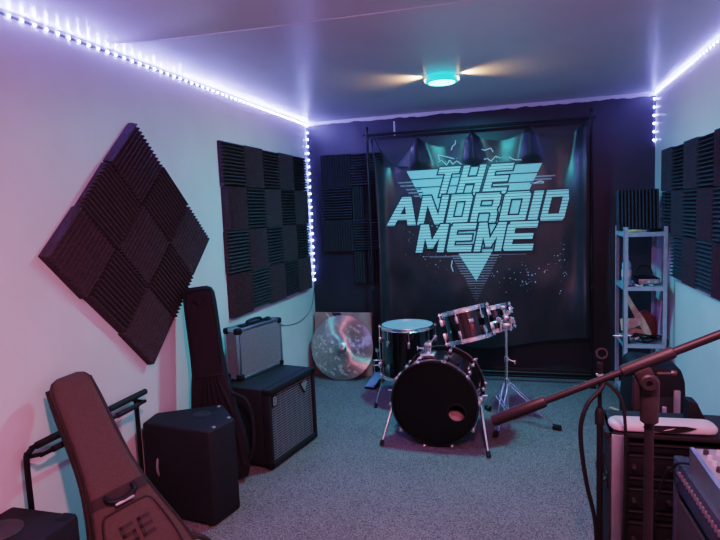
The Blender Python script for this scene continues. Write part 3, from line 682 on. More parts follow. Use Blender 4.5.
# ------------------------------------------------------------------ loudspeaker in front (trapezoid box)
SP = [(-1.930, 2.446), (-1.508, 2.395), (-1.468, 2.590), (-1.652, 2.792), (-1.955, 2.600)]; SH = .50
t = thing('loudspeaker', 'black trapezoid loudspeaker standing on the carpet before the bass cabinet', 'speaker', (-1.70, 2.56, 0))
mb = MB(); mb.prism([(x + 1.70, y - 2.56) for x, y in SP], lambda x, y, z: (x, y, z + .006), SH - .006)
bmesh.ops.recalc_face_normals(mb.b, faces=mb.b.faces[:])
bmesh.ops.bevel(mb.b, geom=mb.b.edges[:], offset=.012, segments=3, affect='EDGES', profile=.5)
mb.build('cabinet', m_carpetbox, t, ang=50)
for x, y in SP[:4]:
    c_ = V((x + 1.70, y - 2.56, 0)) * .84; MB().cone((c_.x, c_.y, 0), (c_.x, c_.y, .024), .020, .024, seg=14).build('rubber_foot', m_rubber, t)
MB().lathe([(.0, .001), (.018, .001), (.020, .003), (.046, .003), (.048, .0015), (.048, -.002), (0, -.002)], (.02, .06, SH + .001), seg=36).build('pole_socket', m_darkgrey, t)
for x, y in ((.185, -.10), (.195, .035), (.05, .185)): MB().cone((x, y, SH - .004), (x, y, SH + .004), .012, .009, seg=14).build('rigging_bolt', m_grey, t)
hd = MB(); hd.box((-.145, -.112, .27), (.055, .012, .13), bev=.006); hd.build('handle_plate', m_plastic, t)
MB().tube([(-.145, -.117, .32), (-.145, -.130, .29), (-.145, -.130, .25), (-.145, -.117, .22)], .007, 8, n=3).build('handle', m_grey, t)

# ------------------------------------------------------------------ gig bags
def bag_axes(o, tp, toward):
    o, tp = V(o), V(tp); a = (tp - o).normalized(); n_ = V(toward); n_ = (n_ - a * n_.dot(a)).normalized(); return o, a, n_.cross(a) * -1, n_, (tp - o).length
# tall black bag
o, a, w, n_, L_ = bag_axes((-1.715, 2.855, .0), (-1.840, 2.925, 1.155), (.40, -.92, .1))
t = thing('gig_bag', 'tall black guitar gig bag leaning on left wall behind the loudspeaker', 'guitar bag', o)
secs = [(.012, 0, .10, .035), (.03, 0, .15, .05), (.10, 0, .172, .055), (.28, 0, .165, .055), (.40, 0, .135, .055), (.50, 0, .122, .055), (.58, 0, .112, .055), (.66, 0, .098, .055), (.75, 0, .094, .055), (L_ - .10, 0, .092, .054), (L_ - .04, 0, .088, .05), (L_ - .012, 0, .074, .042), (L_, 0, .05, .03)]
MB().loft(secs, (0, 0, 0), a, w, n_, n=40, p=5).build('body', m_nylon, t, ang=60)
MB().tube([a * .70 + n_ * .056 + w * -.082, a * (L_ - .07) + n_ * .056 + w * -.080, a * (L_ - .028) + n_ * .052 + w * -.06, a * (L_ - .022) + n_ * .052 + w * .06, a * (L_ - .07) + n_ * .056 + w * .080, a * .70 + n_ * .056 + w * .082], .005, 8, n=5).build('piping', m_plastic, t)
MB().box(a * (L_ - .085) + n_ * .057, (.045, .008, .022), M((w, n_, a)).transposed(), bev=.003).tube([a * (L_ - .075) + n_ * .06 + w * -.022, a * (L_ - .10) + n_ * .068, a * (L_ - .075) + n_ * .06 + w * .022], .006, 8, n=4).build('hang_loop', m_plastic, t)
pk = MB()
for i, q in enumerate((-.10, -.055, -.015, .03, .075, .115)):
    pk.tube([a * .10 + n_ * .058 + w * q * 1.15, a * .40 + n_ * .058 + w * q * .95, a * .56 + n_ * .058 + w * q * .55, a * .63 + n_ * .057 + w * q * .4], [.012, .013, .010, .004], 8, n=3)
pk.build('pleats', m_nylon, t)
MB().box(a * .64 + n_ * .056, (.17, .008, .016), M((w, n_, a)).transposed(), bev=.003).build('seam_band', m_plastic, t)
st = MB(); st.tube([a * .52 + n_ * .04 + w * .12, a * .47 + n_ * .05 + w * .19, a * .36 + n_ * .045 + w * .215, a * .20 + n_ * .045 + w * .20, a * .10 + n_ * .03 + w * .16], .011, 8, n=5); st.build('shoulder_strap', m_nylon, t)

# brown bag in the foreground
o, a, w, n_, L_ = bag_axes((-1.375, 1.805, .0), (-1.885, 1.932, .905), (.86, -.62, .35))
t = thing('gig_bag', 'brown padded guitar gig bag leaning on the black guitar rack', 'guitar bag', o)
hd_ = .045
secs = [(.015, 0, .12, .028), (.03, 0, .165, .042), (.08, 0, .192, .052), (.16, 0, .198, .055), (.27, 0, .180, .055), (.36, 0, .155, .055), (.46, 0, .130, .055), (.54, 0, .112, .053), (.62, 0, .100, .050), (.74, 0, .092, .046), (.88, 0, .089, .046), (L_ - .06, 0, .087, .045), (L_ - .03, 0, .080, .042), (L_ - .012, 0, .068, .036), (L_, 0, .045, .022)]
body = MB().loft(secs, (0, 0, 0), a, w, n_, n=44, p=6).build('body', m_brown, t, ang=60)
def at(t_, x, d): return a * t_ + w * x + n_ * d
def hw(t_):
    for p, q in zip(secs, secs[1:]):
        if p[0] <= t_ <= q[0]: u = (t_ - p[0]) / (q[0] - p[0]); return p[2] + (q[2] - p[2]) * u
    return .05
# dark side panel with zip, along both edges
for s in (-1, 1):
    MB().tube([at(q, s * (hw(q) + .002), -.012) for q in (.05, .12, .2, .3, .4, .5, .6, .7, .8, .9, L_ - .03)], .013, 8, n=3).build('side_panel', m_browndk, t, 'dark zipped side panel')
MB().tube([at(q, -(hw(q) - .006), .047 if q < .6 else .040) for q in (.05, .12, .2, .3, .4, .5, .6, .7, .8, .9, L_ - .04)] + [at(L_ - .012, -.045, .030), at(L_ - .012, .045, .030)] + [at(q, hw(q) - .006, .047 if q < .6 else .040) for q in (L_ - .04, .9, .8, .7, .6, .5, .4, .3, .2, .12, .05)], .0025, 8, n=2).build('piping', m_browndk, t)
FR_ = M((w, n_, a)).transposed()
# strap band across the waist, grab handle, pocket and lettering
band = MB(); band.loft([(-.022, 0, hw(.505) + .003, .058), (.022, 0, hw(.505) - .006, .058)], a * .505, a, w, n_, n=44, p=6); band.build('waist_strap', m_browndk, t)
MB().tube([at(.515, -.055, .058), at(.49, -.050, .076), at(.475, 0, .083), at(.49, .050, .076), at(.515, .055, .058)], .011, 10, n=4).build('grab_handle', m_plastic, t)
MB().box(at(.468, .0, .090), (.075, .004, .010), FR_, bev=.001).build('handle_stitching', m_grey, t, 'pale stitched edge')
MB().loft([(.05, 0, .125, .012), (.065, 0, .145, .020), (.20, 0, .142, .022), (.33, 0, .115, .020), (.375, 0, .100, .018), (.392, 0, .085, .010)], n_ * .050 + a * .06, a, w, n_, n=40, p=5).build('front_pocket', m_brown, t, ang=60)
MB().tube([at(0.140, -.138, .066), at(0.260, -.137, .069), at(0.390, -.111, .067), at(0.438, -.090, .063), at(0.446, -.05, .066), at(0.446, .05, .066), at(0.438, .090, .063), at(0.390, .111, .067), at(0.260, .137, .069), at(0.140, .138, .066)], .004, 8, n=4).build('pocket_zip', m_browndk, t)
lg = MB()
def stroke(x0, z0, x1, z1): # rectangle on the pocket
    lg.box(at(.345 + (z0 + z1) / 2, .005 + (x0 + x1) / 2, .0735), (abs(x1 - x0), .003, abs(z1 - z0)), FR_)
tq = .014
for zz in (-.040, -.007, .026): stroke(-.062, zz, -.008, zz + tq); stroke(.008, zz, .060, zz + tq)
stroke(-.062, -.007, -.062 + tq, .040); stroke(-.008 - tq, -.040, -.008, .007); stroke(.008, -.040, .008 + tq, .040)
lg.build('lettering', m_logo, t, 'dark lettering on the pocket')
MB().box(at(.20, .198, .0), (.03, .05, .035), FR_, bev=.004).tube([at(.20, .205, .01), at(.17, .235, .02), at(.135, .25, .01), at(.11, .235, .02), at(.08, .20, .01)], .011, 8, n=4).build('side_strap', m_browndk, t)

# guitar rack behind the brown bag
t = thing('guitar_rack', 'black tubular guitar rack standing along the left wall', 'guitar rack', (-1.92, 2.08, 0))
for y in (-.355, .322):
    L = MB(); L.tube([(.0, y, .013), (.0, y, .35), (.0, y, .615), (.0, y + (.012 if y < 0 else -.012), .645), (.0, y + (.04 if y < 0 else -.04), .660)], .0115, 10, n=4); L.tube([(.0, y, .05), (.14, y, .013)], .010, 10)
    fr_ = L.build('side_frame', m_tubemetal, t)
    for x in (.0, .14): MB().cone((x, y, 0), (x, y, .028), .016, .014, seg=12).build('rubber_foot', m_rubber, fr_)
MB().cone((0, -.33, .660), (0, .34, .660), .0105, seg=12).cone((0, .33, .660), (.0, .40, .662), .0105, seg=12).build('top_rail', m_tubemetal, t)
MB().tube([(.0, -.34, .63), (.04, -.32, .635), (.05, -.28, .635), (.05, .28, .635), (.04, .32, .635), (0, .34, .63)], .0085, 10, n=3).build('front_rail', m_tubemetal, t)
for y0, y1 in ((-.30, -.12), (.12, .40)): MB().cone((0, y0, .660), (0, y1, .661), .0155, seg=14).build('foam_pad', m_rubber, t)
for y0, y1 in ((-.27, -.15), (.12, .27)): MB().cone((.05, y0, .635), (.05, y1, .635), .013, seg=14).build('foam_pad', m_rubber, t)

# stage monitor in the bottom left corner
t = thing('speaker_box', 'black speaker box with round top recess in the front left corner', 'speaker', (-1.805, 1.40, 0))
MB().box((0, 0, .235), (.32, .56, .43), bev=.012).build('cabinet', m_carpetbox, t)
MB().lathe([(0, 0), (.045, .0), (.055, .003), (.075, .003), (.078, 0), (.078, -.006), (0, -.006)], (-.045, .12, .452), seg=36).build('pole_socket', m_darkgrey, t)
for x in (-.11, .11):
    for y in (-.24, .24): MB().cone((x, y, 0), (x, y, .025), .02, .024, seg=12).build('rubber_foot', m_rubber, t)
for y in (-.25, .25): MB().box((.122, y, .440), (.06, .06, .026), bev=.008).build('corner_protector', m_plastic, t)

# ------------------------------------------------------------------ shelf unit and its contents
SX0, SX1, SY0, SY1 = .710, 1.003, 4.50, 4.90
t = thing('shelf_unit', 'narrow grey steel shelf unit in the back right corner', 'shelf', ((SX0 + SX1) / 2, (SY0 + SY1) / 2, 0))
hx_, hy_ = (SX1 - SX0) / 2, (SY1 - SY0) / 2
for sx in (-1, 1):
    for sy in (-1, 1):
        p = MB(); p.box((sx * (hx_ - .0015), sy * (hy_ - .015), .68), (.003, .03, 1.36)); p.box((sx * (hx_ - .015), sy * (hy_ - .0015), .68), (.03, .003, 1.36))
        for z in [.1 + .08 * k for k in range(15)]: p.box((sx * (hx_ - .015), sy * (hy_ + .0004), z), (.006, .001, .012))
        p.build('post', m_steel, t)
for z in (1.318, .922, .495, .10):
    p = MB(); p.box((0, 0, z - .004), (2 * hx_ - .008, 2 * hy_ - .008, .004))
    for s in (-1, 1): p.box((0, s * (hy_ - .004), z - .016), (2 * hx_ - .006, .004, .028)); p.box((s * (hx_ - .005), 0, z - .016), (.004, 2 * hy_ - .006, .028))
    p.build('shelf_board', m_steel, t)
o = tile((.865, 4.885, 1.468), (0, -1, .12), (0, 0, 1), 'loose black foam tile propped upright on top of the shelf unit', None, me_foamb)
o.location = (.868, 4.90, 1.478)
ZT, Z2, Z3 = 1.317, .921, .494
# yellow cutters on the top shelf
t = thing('pliers', 'yellow handled pliers lying on the top shelf', 'tool', (.83, 4.60, ZT), (0, 0, R(12)))
for s in (-1, 1): MB().tube([(-.085, s * .020, .009), (-.04, s * .022, .010), (.0, s * .006, .010), (.02, -s * .004, .010)], [.007, .009, .007, .005], 8, n=4).build('handle', m_yellow, t)
MB().box((.045, 0, .010), (.06, .016, .010), bev=.004).build('jaws', m_grey, t)
MB().box((.93, 4.62, ZT + .012), (.10, .05, .022), M.Rotation(R(20), 3, 'Z'), bev=.004).build('black_box', m_plastic)
tag(bpy.data.objects['black_box'], 'small black box beside the yellow pliers on top shelf', 'box')
# second shelf
t = thing('water_bottle', 'pale blue plastic water bottle on the second shelf', 'bottle', (.755, 4.66, Z2))
MB().lathe([(0, 0), (.030, 0), (.034, .006), (.034, .11), (.030, .125), (.033, .135), (.030, .16), (.014, .19), (.013, .20), (0, .20)], seg=24).build('bottle_body', m_water, t)
MB().lathe([(0, .20), (.015, .20), (.015, .218), (0, .220)], seg=18).build('cap', m_blue, t)
MB().lathe([(.0345, .06), (.0352, .06), (.0352, .11), (.0345, .11)], seg=24, close=True).build('paper_label', m_white, t)
t = thing('radio_receiver', 'small black electronics box with silver front on the second shelf', 'electronics', (.895, 4.68, Z2))
MB().box((0, 0, .028), (.15, .20, .050), bev=.005).build('housing', m_plastic, t)
MB().box((0, -.101, .028), (.14, .004, .040), bev=.001).build('front_panel', m_grey, t)
for x in (-.045, .0, .045): MB().cone((x, -.103, .028), (x, -.115, .028), .010, .008, seg=14).build('knob', m_knob, t)
for k, (x, y, rz, l_, lab, mt) in enumerate([(.775, 4.56, 40, .12, 'silver pen lying left on the second shelf', m_grey), (.80, 4.53, 110, .07, 'short pale marker standing front of the second shelf', m_knob), (.845, 4.545, 65, .06, 'small brass plug at the front of the second shelf', m_wood), (.90, 4.545, 100, .06, 'pale jack plug at the front right of second shelf', m_badge)]):
    d = V((cos(R(rz)), sin(R(rz)), 0)) * l_ / 2; t = thing('marker_pen' if k < 2 else 'jack_plug', lab, 'pen' if k < 2 else 'plug', (x, y, Z2))
    MB().cone(-d + V((0, 0, .0085)), d * .6 + V((0, 0, .0085)), .008, seg=12).build('barrel', mt, t)
    MB().cone(d * .6 + V((0, 0, .0085)), d + V((0, 0, .0085)), .006, .003, seg=12).build('tip', m_plastic, t)
t = thing('headset', 'dark headphones lying at the back right of second shelf', 'headphones', (.91, 4.80, Z2))
MB().tube([(-.06, 0, .03), (-.062, .02, .07), (-.03, .04, .115), (.03, .04, .115), (.05, .02, .07), (.048, 0, .03)], .007, 8, n=5).build('headband', m_plastic, t)
for s in (-1, 1): MB().cone((s * .055 - .006, 0, .032), (s * .038 - .006, 0, .032), .030, .026, seg=18).build('ear_cup', m_darkgrey, t)
# third shelf: straps, cloth, paper and cable
def ribbon(pts, wd, th=.004):
    mb = MB(); n = len(pts); pr = []
    for i, p in enumerate(pts):
        p = V(p); tg_ = (V(pts[min(i + 1, n - 1)]) - V(pts[max(i - 1, 0)])).normalized(); s_ = tg_.cross(V((0, -1, .4))).normalized() * (wd[i] / 2 if isinstance(wd, list) else wd / 2); u_ = s_.cross(tg_).normalized() * th / 2
        pr.append([mb.b.verts.new(p + q) for q in (s_ + u_, s_ - u_, -s_ - u_, -s_ + u_)])
    for A_, B_ in zip(pr, pr[1:]):
        for k in range(4): mb.b.faces.new((A_[k], A_[(k + 1) % 4], B_[(k + 1) % 4], B_[k]))
    mb.b.faces.new(pr[0][::-1]); mb.b.faces.new(pr[-1]); return mb
t = thing('guitar_strap', 'tan leather strap folded across the third shelf', 'strap', (0, 0, 0))
ribbon([(.742, 4.60, .86), (.765, 4.585, .80), (.80, 4.57, .73), (.835, 4.56, .67), (.87, 4.55, .60), (.895, 4.545, .555)], [.022, .034, .042, .055, .05, .035]).build('strap_end', m_hide, t)
ribbon([(.70, 4.56, .63), (.75, 4.555, .635), (.80, 4.55, .65), (.83, 4.548, .665)], [.09, .085, .065, .05]).build('strap_body', m_hide, t)
ribbon([(.72, 4.60, .60), (.77, 4.58, .585), (.83, 4.57, .57), (.90, 4.56, .555)], .05).build('strap_tail', m_hide, t)
mb = MB(); mb.loft([(0, 0, .05, .03), (.03, .01, .085, .05), (.10, .015, .09, .055), (.17, .02, .07, .045), (.22, .03, .03, .02)], (.885, 4.70, Z3), (-.12, 0, 1), (1, 0, 0), (0, 1, 0), n=30, p=2.3)
for v in mb.b.verts: v.co += V((.012 * sin(v.co.z * 60 + v.co.x * 40), .01 * sin(v.co.x * 50), 0)) if v.co.z > Z3 + .02 else V((0, 0, 0))
tag(mb.build('folded_cloth', m_red, None, ang=70), 'dark red cloth bundled on the third shelf behind the tan strap', 'cloth')
tag(MB().box((.978, 4.72, Z3 + .152), (.006, .22, .298), M.Rotation(R(4), 3, 'Y'), bev=.001).build('paper_folder', m_lilac), 'lilac paper folder standing at the right of third shelf', 'folder')
t = thing('coiled_cable', 'black coiled audio cable heaped at the front of third shelf', 'cable', (.86, 4.56, Z3))
rn = random.Random(11)
for q in range(5):
    cx_, cz_, rr_ = rn.uniform(-.05, .06), .028 + q * .006, rn.uniform(.045, .06)
    MB().tube([(cx_ + rr_ * 1.2 * cos(k * pi / 6), rr_ * .6 * sin(k * pi / 6), cz_ + .018 * sin(k * pi / 6 + q)) for k in range(13)], .0055, 8, n=3).build('coil', m_plastic, t)
MB().tube([(.10, -.02, .05), (.135, -.045, .055), (.145, -.07, .02), (.137, -.075, -.02), (.142, -.075, -.07), (.12, -.073, -.10), (.105, -.07, -.07), (.115, -.07, -.03)], .005, 8, n=5).build('hanging_loop', m_plastic, t)
MB().cone((-.065, -.015, .03), (-.035, -.015, .042), .014, .012, seg=14).build('connector', m_badge, t, 'silver connector')
t = thing('microphone', 'silver microphone lying on third shelf, sticking out to the left', 'microphone', (.70, 4.562, Z3 + .049))
MB().cone((-.055, 0, 0), (.0, 0, 0), .004, .014, seg=16).cone((.0, 0, 0), (.085, 0, .002), .014, .017, seg=16).build('microphone_body', m_chrome, t)
MB().lathe([(0, .085), (.019, .087), (.023, .10), (.022, .115), (.012, .13), (0, .132)], (0, 0, .001), M.Rotation(R(90), 3, 'Y'), seg=20).build('grille_ball', m_mesh, t)
tag(MB().box((.74, 4.62, Z3 + .013), (.05, .20, .024), bev=.004).build('cable_tray', m_darkgrey), 'flat dark grey box under the microphone on third shelf', 'box')
t = thing('drumstick', 'pale drumstick lying on the carpet in front of the shelf', 'drumstick', (.697, 4.40, .007), (0, 0, R(-50)))
MB().cone((-.12, 0, 0), (.10, 0, 0), .007, .0065, seg=12).build('shaft', m_wood, t); MB().lathe([(.0065, .0), (.003, .05), (.005, .055), (.004, .068), (0, .07)], (.10, 0, 0), M.Rotation(R(90), 3, 'Y'), seg=12).build('tip', m_wood, t)

# ------------------------------------------------------------------ right foreground: rack, pad, cabinets, mixer
t = thing('equipment_rack', 'black equipment rack case with silver edge standing at lower right', 'rack case', (.51, 2.345, 0))
X0, X1, Y0, Y1, RZ = -.207, .24, -.125, .125, .695
k = MB(); k.box((X0 + .009, 0, RZ / 2 + .02), (.018, Y1 - Y0, RZ - .04), bev=.003).box((X1 - .009, 0, RZ / 2 + .02), (.018, Y1 - Y0, RZ - .04), bev=.003).box((0, 0, RZ - .009), (X1 - X0, Y1 - Y0, .018), bev=.003).box((0, 0, .045), (X1 - X0, Y1 - Y0, .018), bev=.003).box((0, Y1 - .006, RZ / 2 + .02), (X1 - X0 - .02, .010, RZ - .06))
k.build('case_shell', m_tolex, t)
MB().box((X0 + .030, Y0 - .004, RZ / 2 + .01), (.046, .012, RZ - .03), bev=.003).build('edge_trim', m_alu, t, 'pale silver front edge')
for x in (X0 + .06, X1 - .03): MB().box((x, Y0 + .015, RZ / 2 + .02), (.02, .02, RZ - .08)).build('rack_rail', m_blackmetal, t)
z = RZ - .04
for k_, hh in enumerate((.044, .088, .044, .088, .044, .132, .132)):
    u_ = MB(); u_.box((.022, Y0 + .11, z - hh / 2), (.38, .18, hh - .008), bev=.002); un = u_.build('rack_unit', m_blackmetal if k_ % 2 else m_plastic, t)
    MB().box((.022, Y0 + .007, z - .003), (.40, .004, .003)).build('panel_edge', m_darkgrey, un)
    if k_ in (1, 3, 5):
        for q in range(5): MB().cone((-.12 + q * .06, Y0 + .008, z - hh / 2), (-.12 + q * .06, Y0 - .006, z - hh / 2), .010, .008, seg=12).build('knob', m_darkgrey, un)
    z -= hh
for x in (X0 + .05, X1 - .05):
    for y in (Y0 + .04, Y1 - .04):
        MB().cone((x, y - .012, .02), (x, y + .012, .02), .020, seg=16).box((x, y, .033), (.04, .04, .010)).build('caster', m_rubber, t)
MB().tube([(X0 - .002, -.09, .50), (X0 - .022, -.09, .49), (X0 - .022, .06, .49), (X0 - .002, .06, .50)], .006, 8, n=3).box((X0 - .003, -.015, .495), (.006, .19, .06), bev=.002).build('side_handle', m_blackmetal, t)
# long white padded thing on the rack
pad = thing('padded_roll', 'long white padded roll with black emblem panel lying on rack', 'cushion', (.505, 2.272, RZ), (0, 0, R(2)))
MB().loft([(0, 0, .020, .008), (.012, 0, .042, .015), (.03, 0, .050, .0185), (.33, 0, .050, .0195), (.35, 0, .046, .017), (.362, 0, .030, .010)], (-.197, 0, .0195), (1, 0, 0), (0, 1, 0), (0, 0, 1), n=28, p=3.2).build('padding', m_white, pad, ang=60)
em = MB()
pts = [(-.055, .012), (-.02, .018), (.09, .018), (.125, .013), (.10, .003), (.06, -.008), (.01, -.010), (-.03, .0)]
em.prism(pts, lambda x, y, z: (x - .035, -.0505 - z + abs(y) * .25, .019 + y * .9), .006).build('emblem_panel', m_plastic, pad, 'black curved panel')
MB().prism([(-.012, -.001), (.012, .004), (.028, .011), (.012, .008), (-.006, .003)], lambda x, y, z: (x - .01, -.0570 - z, .020 + y), .001).build('emblem', m_white, pad, 'small white mark')
tag(MB().prism([(0, 0), (.085, 0), (.062, .02), (.032, .095), (.0, .10)], lambda x, y, z: (.602 + x * .95, 2.36 + z, RZ + y * .85), .07).build('foam_wedge', m_plastic), 'small black wedge block standing on the rack behind the white roll', 'wedge')
# upright black speaker with slot handle, behind the rack
t = thing('upright_speaker', 'upright black plastic loudspeaker with slot handle behind the rack', 'speaker', (.630, 3.15, 0))
pf = [(-.135, 0), (.135, 0), (.14, .30), (.125, .66), (.105, .725), (-.08, .745), (-.115, .72), (-.13, .50)]
mb = MB(); mb.prism(pf, lambda x, y, z: (x, -.14 + z, y), .28); bmesh.ops.recalc_face_normals(mb.b, faces=mb.b.faces[:]); bmesh.ops.bevel(mb.b, geom=mb.b.edges[:], offset=.014, segments=3, affect='EDGES', profile=.5)
mb.build('cabinet', m_plastic, t, ang=50)
MB().box((-.015, -.142, .34), (.19, .012, .50), bev=.005).build('grille', m_mesh, t)
hdl = MB(); hdl.box((.085, -.150, .56), (.030, .02, .13), bev=.006); hdl.build('slot_handle', m_grey, t, 'pale slot opening')
MB().box((.03, -.150, .515), (.02, .01, .05), bev=.003).build('badge', m_badge, t)
MB().prism([(.13, 0), (.24, 0), (.235, .30), (.14, .46)], lambda x, y, z: (x, -.02 + z, y), .04).build('stand_fin', m_plastic, t)

# big cabinet in the corner of the picture and the mixer on it
CX, CY = .475, 2.03; kd = V((.035, -1, 0)).normalized(); kx = V((1, .035, 0)).normalized()
rotK = M((kd, kx, V((0, 0, 1)))).transposed()                     # local x toward viewer, y to the right
t = thing('guitar_cabinet', 'dark blue-grey guitar cabinet at lower right corner under the mixer', 'speaker cabinet', (CX, CY, 0), rotK)
KL, KW, KH = .62, .50, .705
q = MB(); q.box((KL / 2, KW / 2 + .012, KH / 2 + .02), (KL, KW - .024, KH - .04), bev=.012)
for a_, b_ in (((KL / 2, .016, KH - .05), (KL, .032, .10)), ((KL / 2, .016, .06), (KL, .032, .08)), ((.02, .016, KH / 2), (.04, .032, KH - .04)), ((KL - .02, .016, KH / 2), (.04, .032, KH - .04))): q.box(a_, b_, bev=.006)
q.build('cabinet_shell', m_bluebox, t)
MB().box((KL / 2, .008, KH / 2 - .02), (KL - .08, .010, KH - .22)).build('grille_cloth', mat('dark_brown_grille_cloth', (.035, .022, .028), .8, noise=.3, nscale=200, bump=.4, bscale=400), t)
vt = MB()
for i in range(22): vt.box((.06 + i * .024, -.001, KH - .032), (.010, .008, .020), bev=.002)
vt.build('vent_strip', mat('dim_vent_metal', (.15, .14, .16), .5, metal=.2), t, 'pale slotted vent strip')
for x in (.06, KL - .06):
    for y in (.06, KW - .06): MB().cone((x, y, 0), (x, y, .024), .02, .024, seg=12).build('rubber_foot', m_rubber, t)
t = thing('mixing_desk', 'silver-grey mixing desk with many knobs on the guitar cabinet', 'mixer', V((CX, CY, KH)) + kd * .13 + kx * .012, rotK)
ML, MW, MH = .40, .36, .072
q = MB(); q.prism([(0, 0), (ML, 0), (ML, .055), (0, MH)], lambda x, y, z: (x, .012 + z, y), MW - .024); q.build('chassis', m_darkgrey, t)
for y in (0, MW - .012): MB().prism([(-.006, 0), (ML + .006, 0), (ML + .006, .062), (-.006, MH + .008)], lambda x, yy, z: (x, y + z, yy), .012).build('side_panel', m_alu, t)
MB().box((-.004, MW / 2, MH / 2 + .003), (.010, MW - .02, MH), bev=.002).build('rear_panel', m_grey, t)
slp = atan2(MH - .055, ML)
MB().box((ML / 2, MW / 2, (MH + .055) / 2 + .002), (ML - .01, MW - .03, .003), M.Rotation(slp, 3, 'Y')).build('control_panel', m_grey, t)
for i in range(9):
    for j in range(9):
        x = .03 + i * .036; y = .035 + j * .036; z = MH - (MH - .055) * x / ML + .003
        MB().cone((x, y, z), (x, y, z + .014), .0085, .007, seg=10).build('knob', m_knob if (i + j) % 3 else m_darkgrey, t)
MB().tube([V((CX, CY, 0)) + kx * .03 + kd * .14 + V((0, 0, KH + .03)), V((CX - .005, CY - .10, KH + .015)), V((CX - .015, CY - .06, KH - .02)), V((CX - .02, CY + .012, KH - .08)), V((CX - .04, CY + .06, KH - .22)), V((CX - .045, CY + .09, .30)), V((CX - .05, CY + .10, .01))], .004, 8, n=6).build('mixer_lead', m_plastic)
tag(bpy.data.objects['mixer_lead'], 'thin black lead hanging from the mixing desk down past the cabinet', 'cable')

# ------------------------------------------------------------------ microphone stands
PX, PY = .2095, 1.06
t = thing('boom_stand', 'black boom microphone stand in the right foreground, boom pointing left', 'microphone stand', (PX, PY, 0))
MB().cone((0, 0, .06), (0, 0, .70), .011, seg=14).build('lower_tube', m_tubemetal, t)
MB().cone((0, 0, .68), (0, 0, 1.18), .0080, seg=14).build('upper_tube', m_tubemetal, t)
MB().lathe([(.008, .66), (.018, .665), (.020, .69), (.020, .72), (.014, .75), (.008, .752)], seg=18, close=True).build('height_clutch', m_plastic, t)
MB().lathe([(.009, 1.165), (.0150, 1.170), (.0165, 1.24), (.012, 1.25), (0, 1.25)], seg=18).build('boom_sleeve', m_plastic, t, 'thick black sleeve under the boom')
for k_ in range(3):
    b_ = 2 * pi * k_ / 3 + .5; lg_ = MB().tube([(0, 0, .10), (.12 * cos(b_), .12 * sin(b_), .06), (.30 * cos(b_), .30 * sin(b_), .016)], .009, 10, n=4).build('leg', m_tubemetal, t)
    MB().cone((.27 * cos(b_), .27 * sin(b_), .022), (.315 * cos(b_), .315 * sin(b_), .0125), .0125, seg=12).build('rubber_foot', m_rubber, lg_)
# boom in local coordinates: direction found between two world points
bA = V((-.058, 1.06, 1.153)) - V((PX, PY, 0)); bB = V((.60, 1.06, 1.459)) - V((PX, PY, 0)); bd = (bB - bA).normalized(); bL = (bB - bA).length
fb = frame(bd, (0, -1, 0)); 
MB().cone(bA + bd * .08, bA + bd * .52, .0062, seg=14).cone(bA + bd * .26, bB, .0072, seg=14).build('boom_arm', m_tubemetal, t)
MB().lathe([(0, 0), (.0095, 0), (.0108, .003), (.0108, .100), (.0095, .104), (.0075, .105), (0, .105)], bA, fb, seg=24).build('counterweight', m_tubemetal, t)
MB().lathe([(.0082, .245), (.0100, .247), (.0108, .255), (.0108, .325), (.0100, .335), (.0082, .337)], bA, fb, seg=18, close=True).build('boom_grip', m_plastic, t)
cpt = bA + bd * .286
MB().box(cpt + V((0, .004, -.022)), (.030, .030, .030), fb, bev=.005).lathe([(0, -.014), (.0135, -.014), (.015, -.011), (.015, .010), (.012, .013), (.005, .013), (.005, .007), (0, .007)], cpt + V((.004, -.010, -.030)), M.Rotation(R(90), 3, 'X'), seg=24).box(cpt + V((-.012, .004, -.055)), (.012, .02, .06), bev=.003).build('boom_clutch', m_plastic, t)
MB().cone(cpt + V((.02, 0, -.018)), cpt + V((.042, -.004, -.016)), .0035, seg=8).lathe([(0, 0), (.006, 0), (.007, .004), (.006, .009), (0, .010)], cpt + V((.040, -.004, -.016)), M.Rotation(R(90), 3, 'Y'), seg=12).build('wing_screw', m_blackmetal, t)
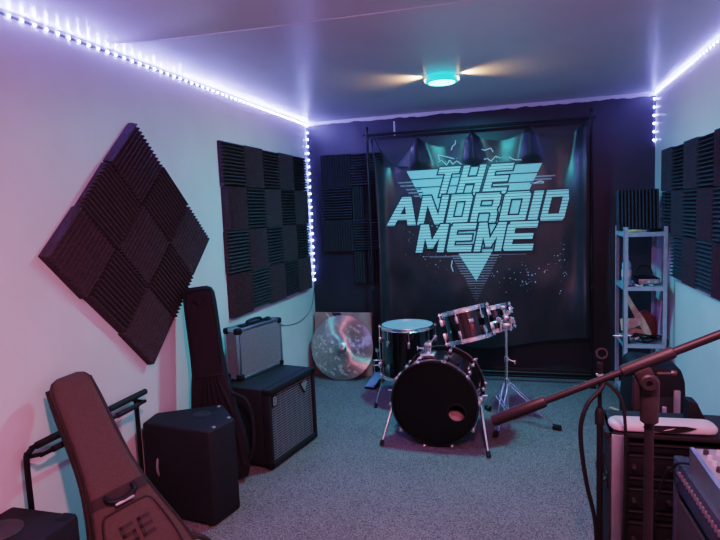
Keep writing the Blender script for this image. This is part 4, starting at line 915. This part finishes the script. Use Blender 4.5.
# second, straight stand with an empty clip, and its cable
QX, QY = .256, 2.10
t = thing('microphone_stand', 'straight black microphone stand with empty clip behind the boom stand', 'microphone stand', (QX, QY, 0))
MB().cone((0, 0, .02), (0, 0, .80), .0105, seg=14).build('lower_tube', m_tubemetal, t)
MB().cone((0, 0, .78), (0, 0, .955), .007, seg=14).build('upper_tube', m_tubemetal, t)
MB().lathe([(.008, .765), (.0165, .77), (.0165, .815), (.010, .83)], seg=18, close=True).build('height_clutch', m_plastic, t)
MB().lathe([(0, 0), (.13, 0), (.135, .006), (.13, .018), (.03, .026), (0, .026)], seg=40).build('round_base', m_blackmetal, t)
clp = MB(); clp.cone((0, 0, .945), (0, 0, .975), .010, seg=14); clp.box((0, -.003, .985), (.018, .02, .03), bev=.004)
clp.lathe([(.013, -.022), (.019, -.022), (.020, .022), (.014, .022)], (.004, -.002, 1.025), M.Rotation(R(72), 3, 'X'), seg=20, close=True); clp.build('microphone_clip', m_plastic, t)
MB().lathe([(.0105, 0), (.0125, .001), (.0125, .008), (.0105, .009)], (0, 0, .945), seg=16, close=True).build('clip_thread', m_badge, t)
cb = MB(); cb.tube([(QX + .012, QY - .02, .60), (QX + .006, QY - .012, .68), (QX - .006, QY - .012, .74), (QX + .006, QY - .012, .80)], .004, 8, n=4)
cb.tube([(.268, 2.085, .93), (.255, 2.07, .905), (.215, 2.05, .865), (.190, 2.04, .80), (.188, 2.04, .72), (.205, 2.045, .58), (.237, 2.06, .42), (.244, 2.075, .25), (.25, 2.07, .09), (.27, 2.0, .008), (.30, 1.9, .006)], .0075, 10, n=6)
cb.tube([(.268, 2.085, .93), (.30, 2.08, .905), (.325, 2.07, .86), (.333, 2.06, .78), (.334, 2.055, .66), (.333, 2.06, .50), (.325, 2.06, .30), (.31, 2.0, .05), (.30, 1.9, .006)], .0055, 10, n=6)
tag(cb.build('microphone_cable', m_plastic), 'black microphone cable looped over the straight microphone stand', 'cable')

# ------------------------------------------------------------------ camera, world, colour
f, yaw, pitch, roll, ch = 567.8, -.28076, -.10305, -.04232, 1.5566
w_ = V((sin(yaw) * cos(pitch), cos(yaw) * cos(pitch), sin(pitch))); r0 = V((cos(yaw), -sin(yaw), 0)); u0 = r0.cross(w_)
r_ = r0 * cos(roll) + u0 * sin(roll); u_ = u0 * cos(roll) - r0 * sin(roll)
cam = bpy.data.cameras.new('camera'); co = link(bpy.data.objects.new('camera', cam))
co.matrix_world = M.Translation((0, 0, ch)) @ M((r_, u_, -w_)).transposed().to_4x4()
cam.sensor_width = 36; cam.sensor_fit = 'HORIZONTAL'; cam.lens = f / 720 * 36; cam.clip_start = .02
sc = bpy.context.scene; sc.camera = co
wd = bpy.data.worlds.new('world'); wd.use_nodes = True; wd.node_tree.nodes['Background'].inputs['Color'].default_value = (.02, .02, .03, 1); sc.world = wd
sc.view_settings.view_transform = 'Filmic'; sc.view_settings.look = 'Medium High Contrast'; sc.view_settings.exposure = .42
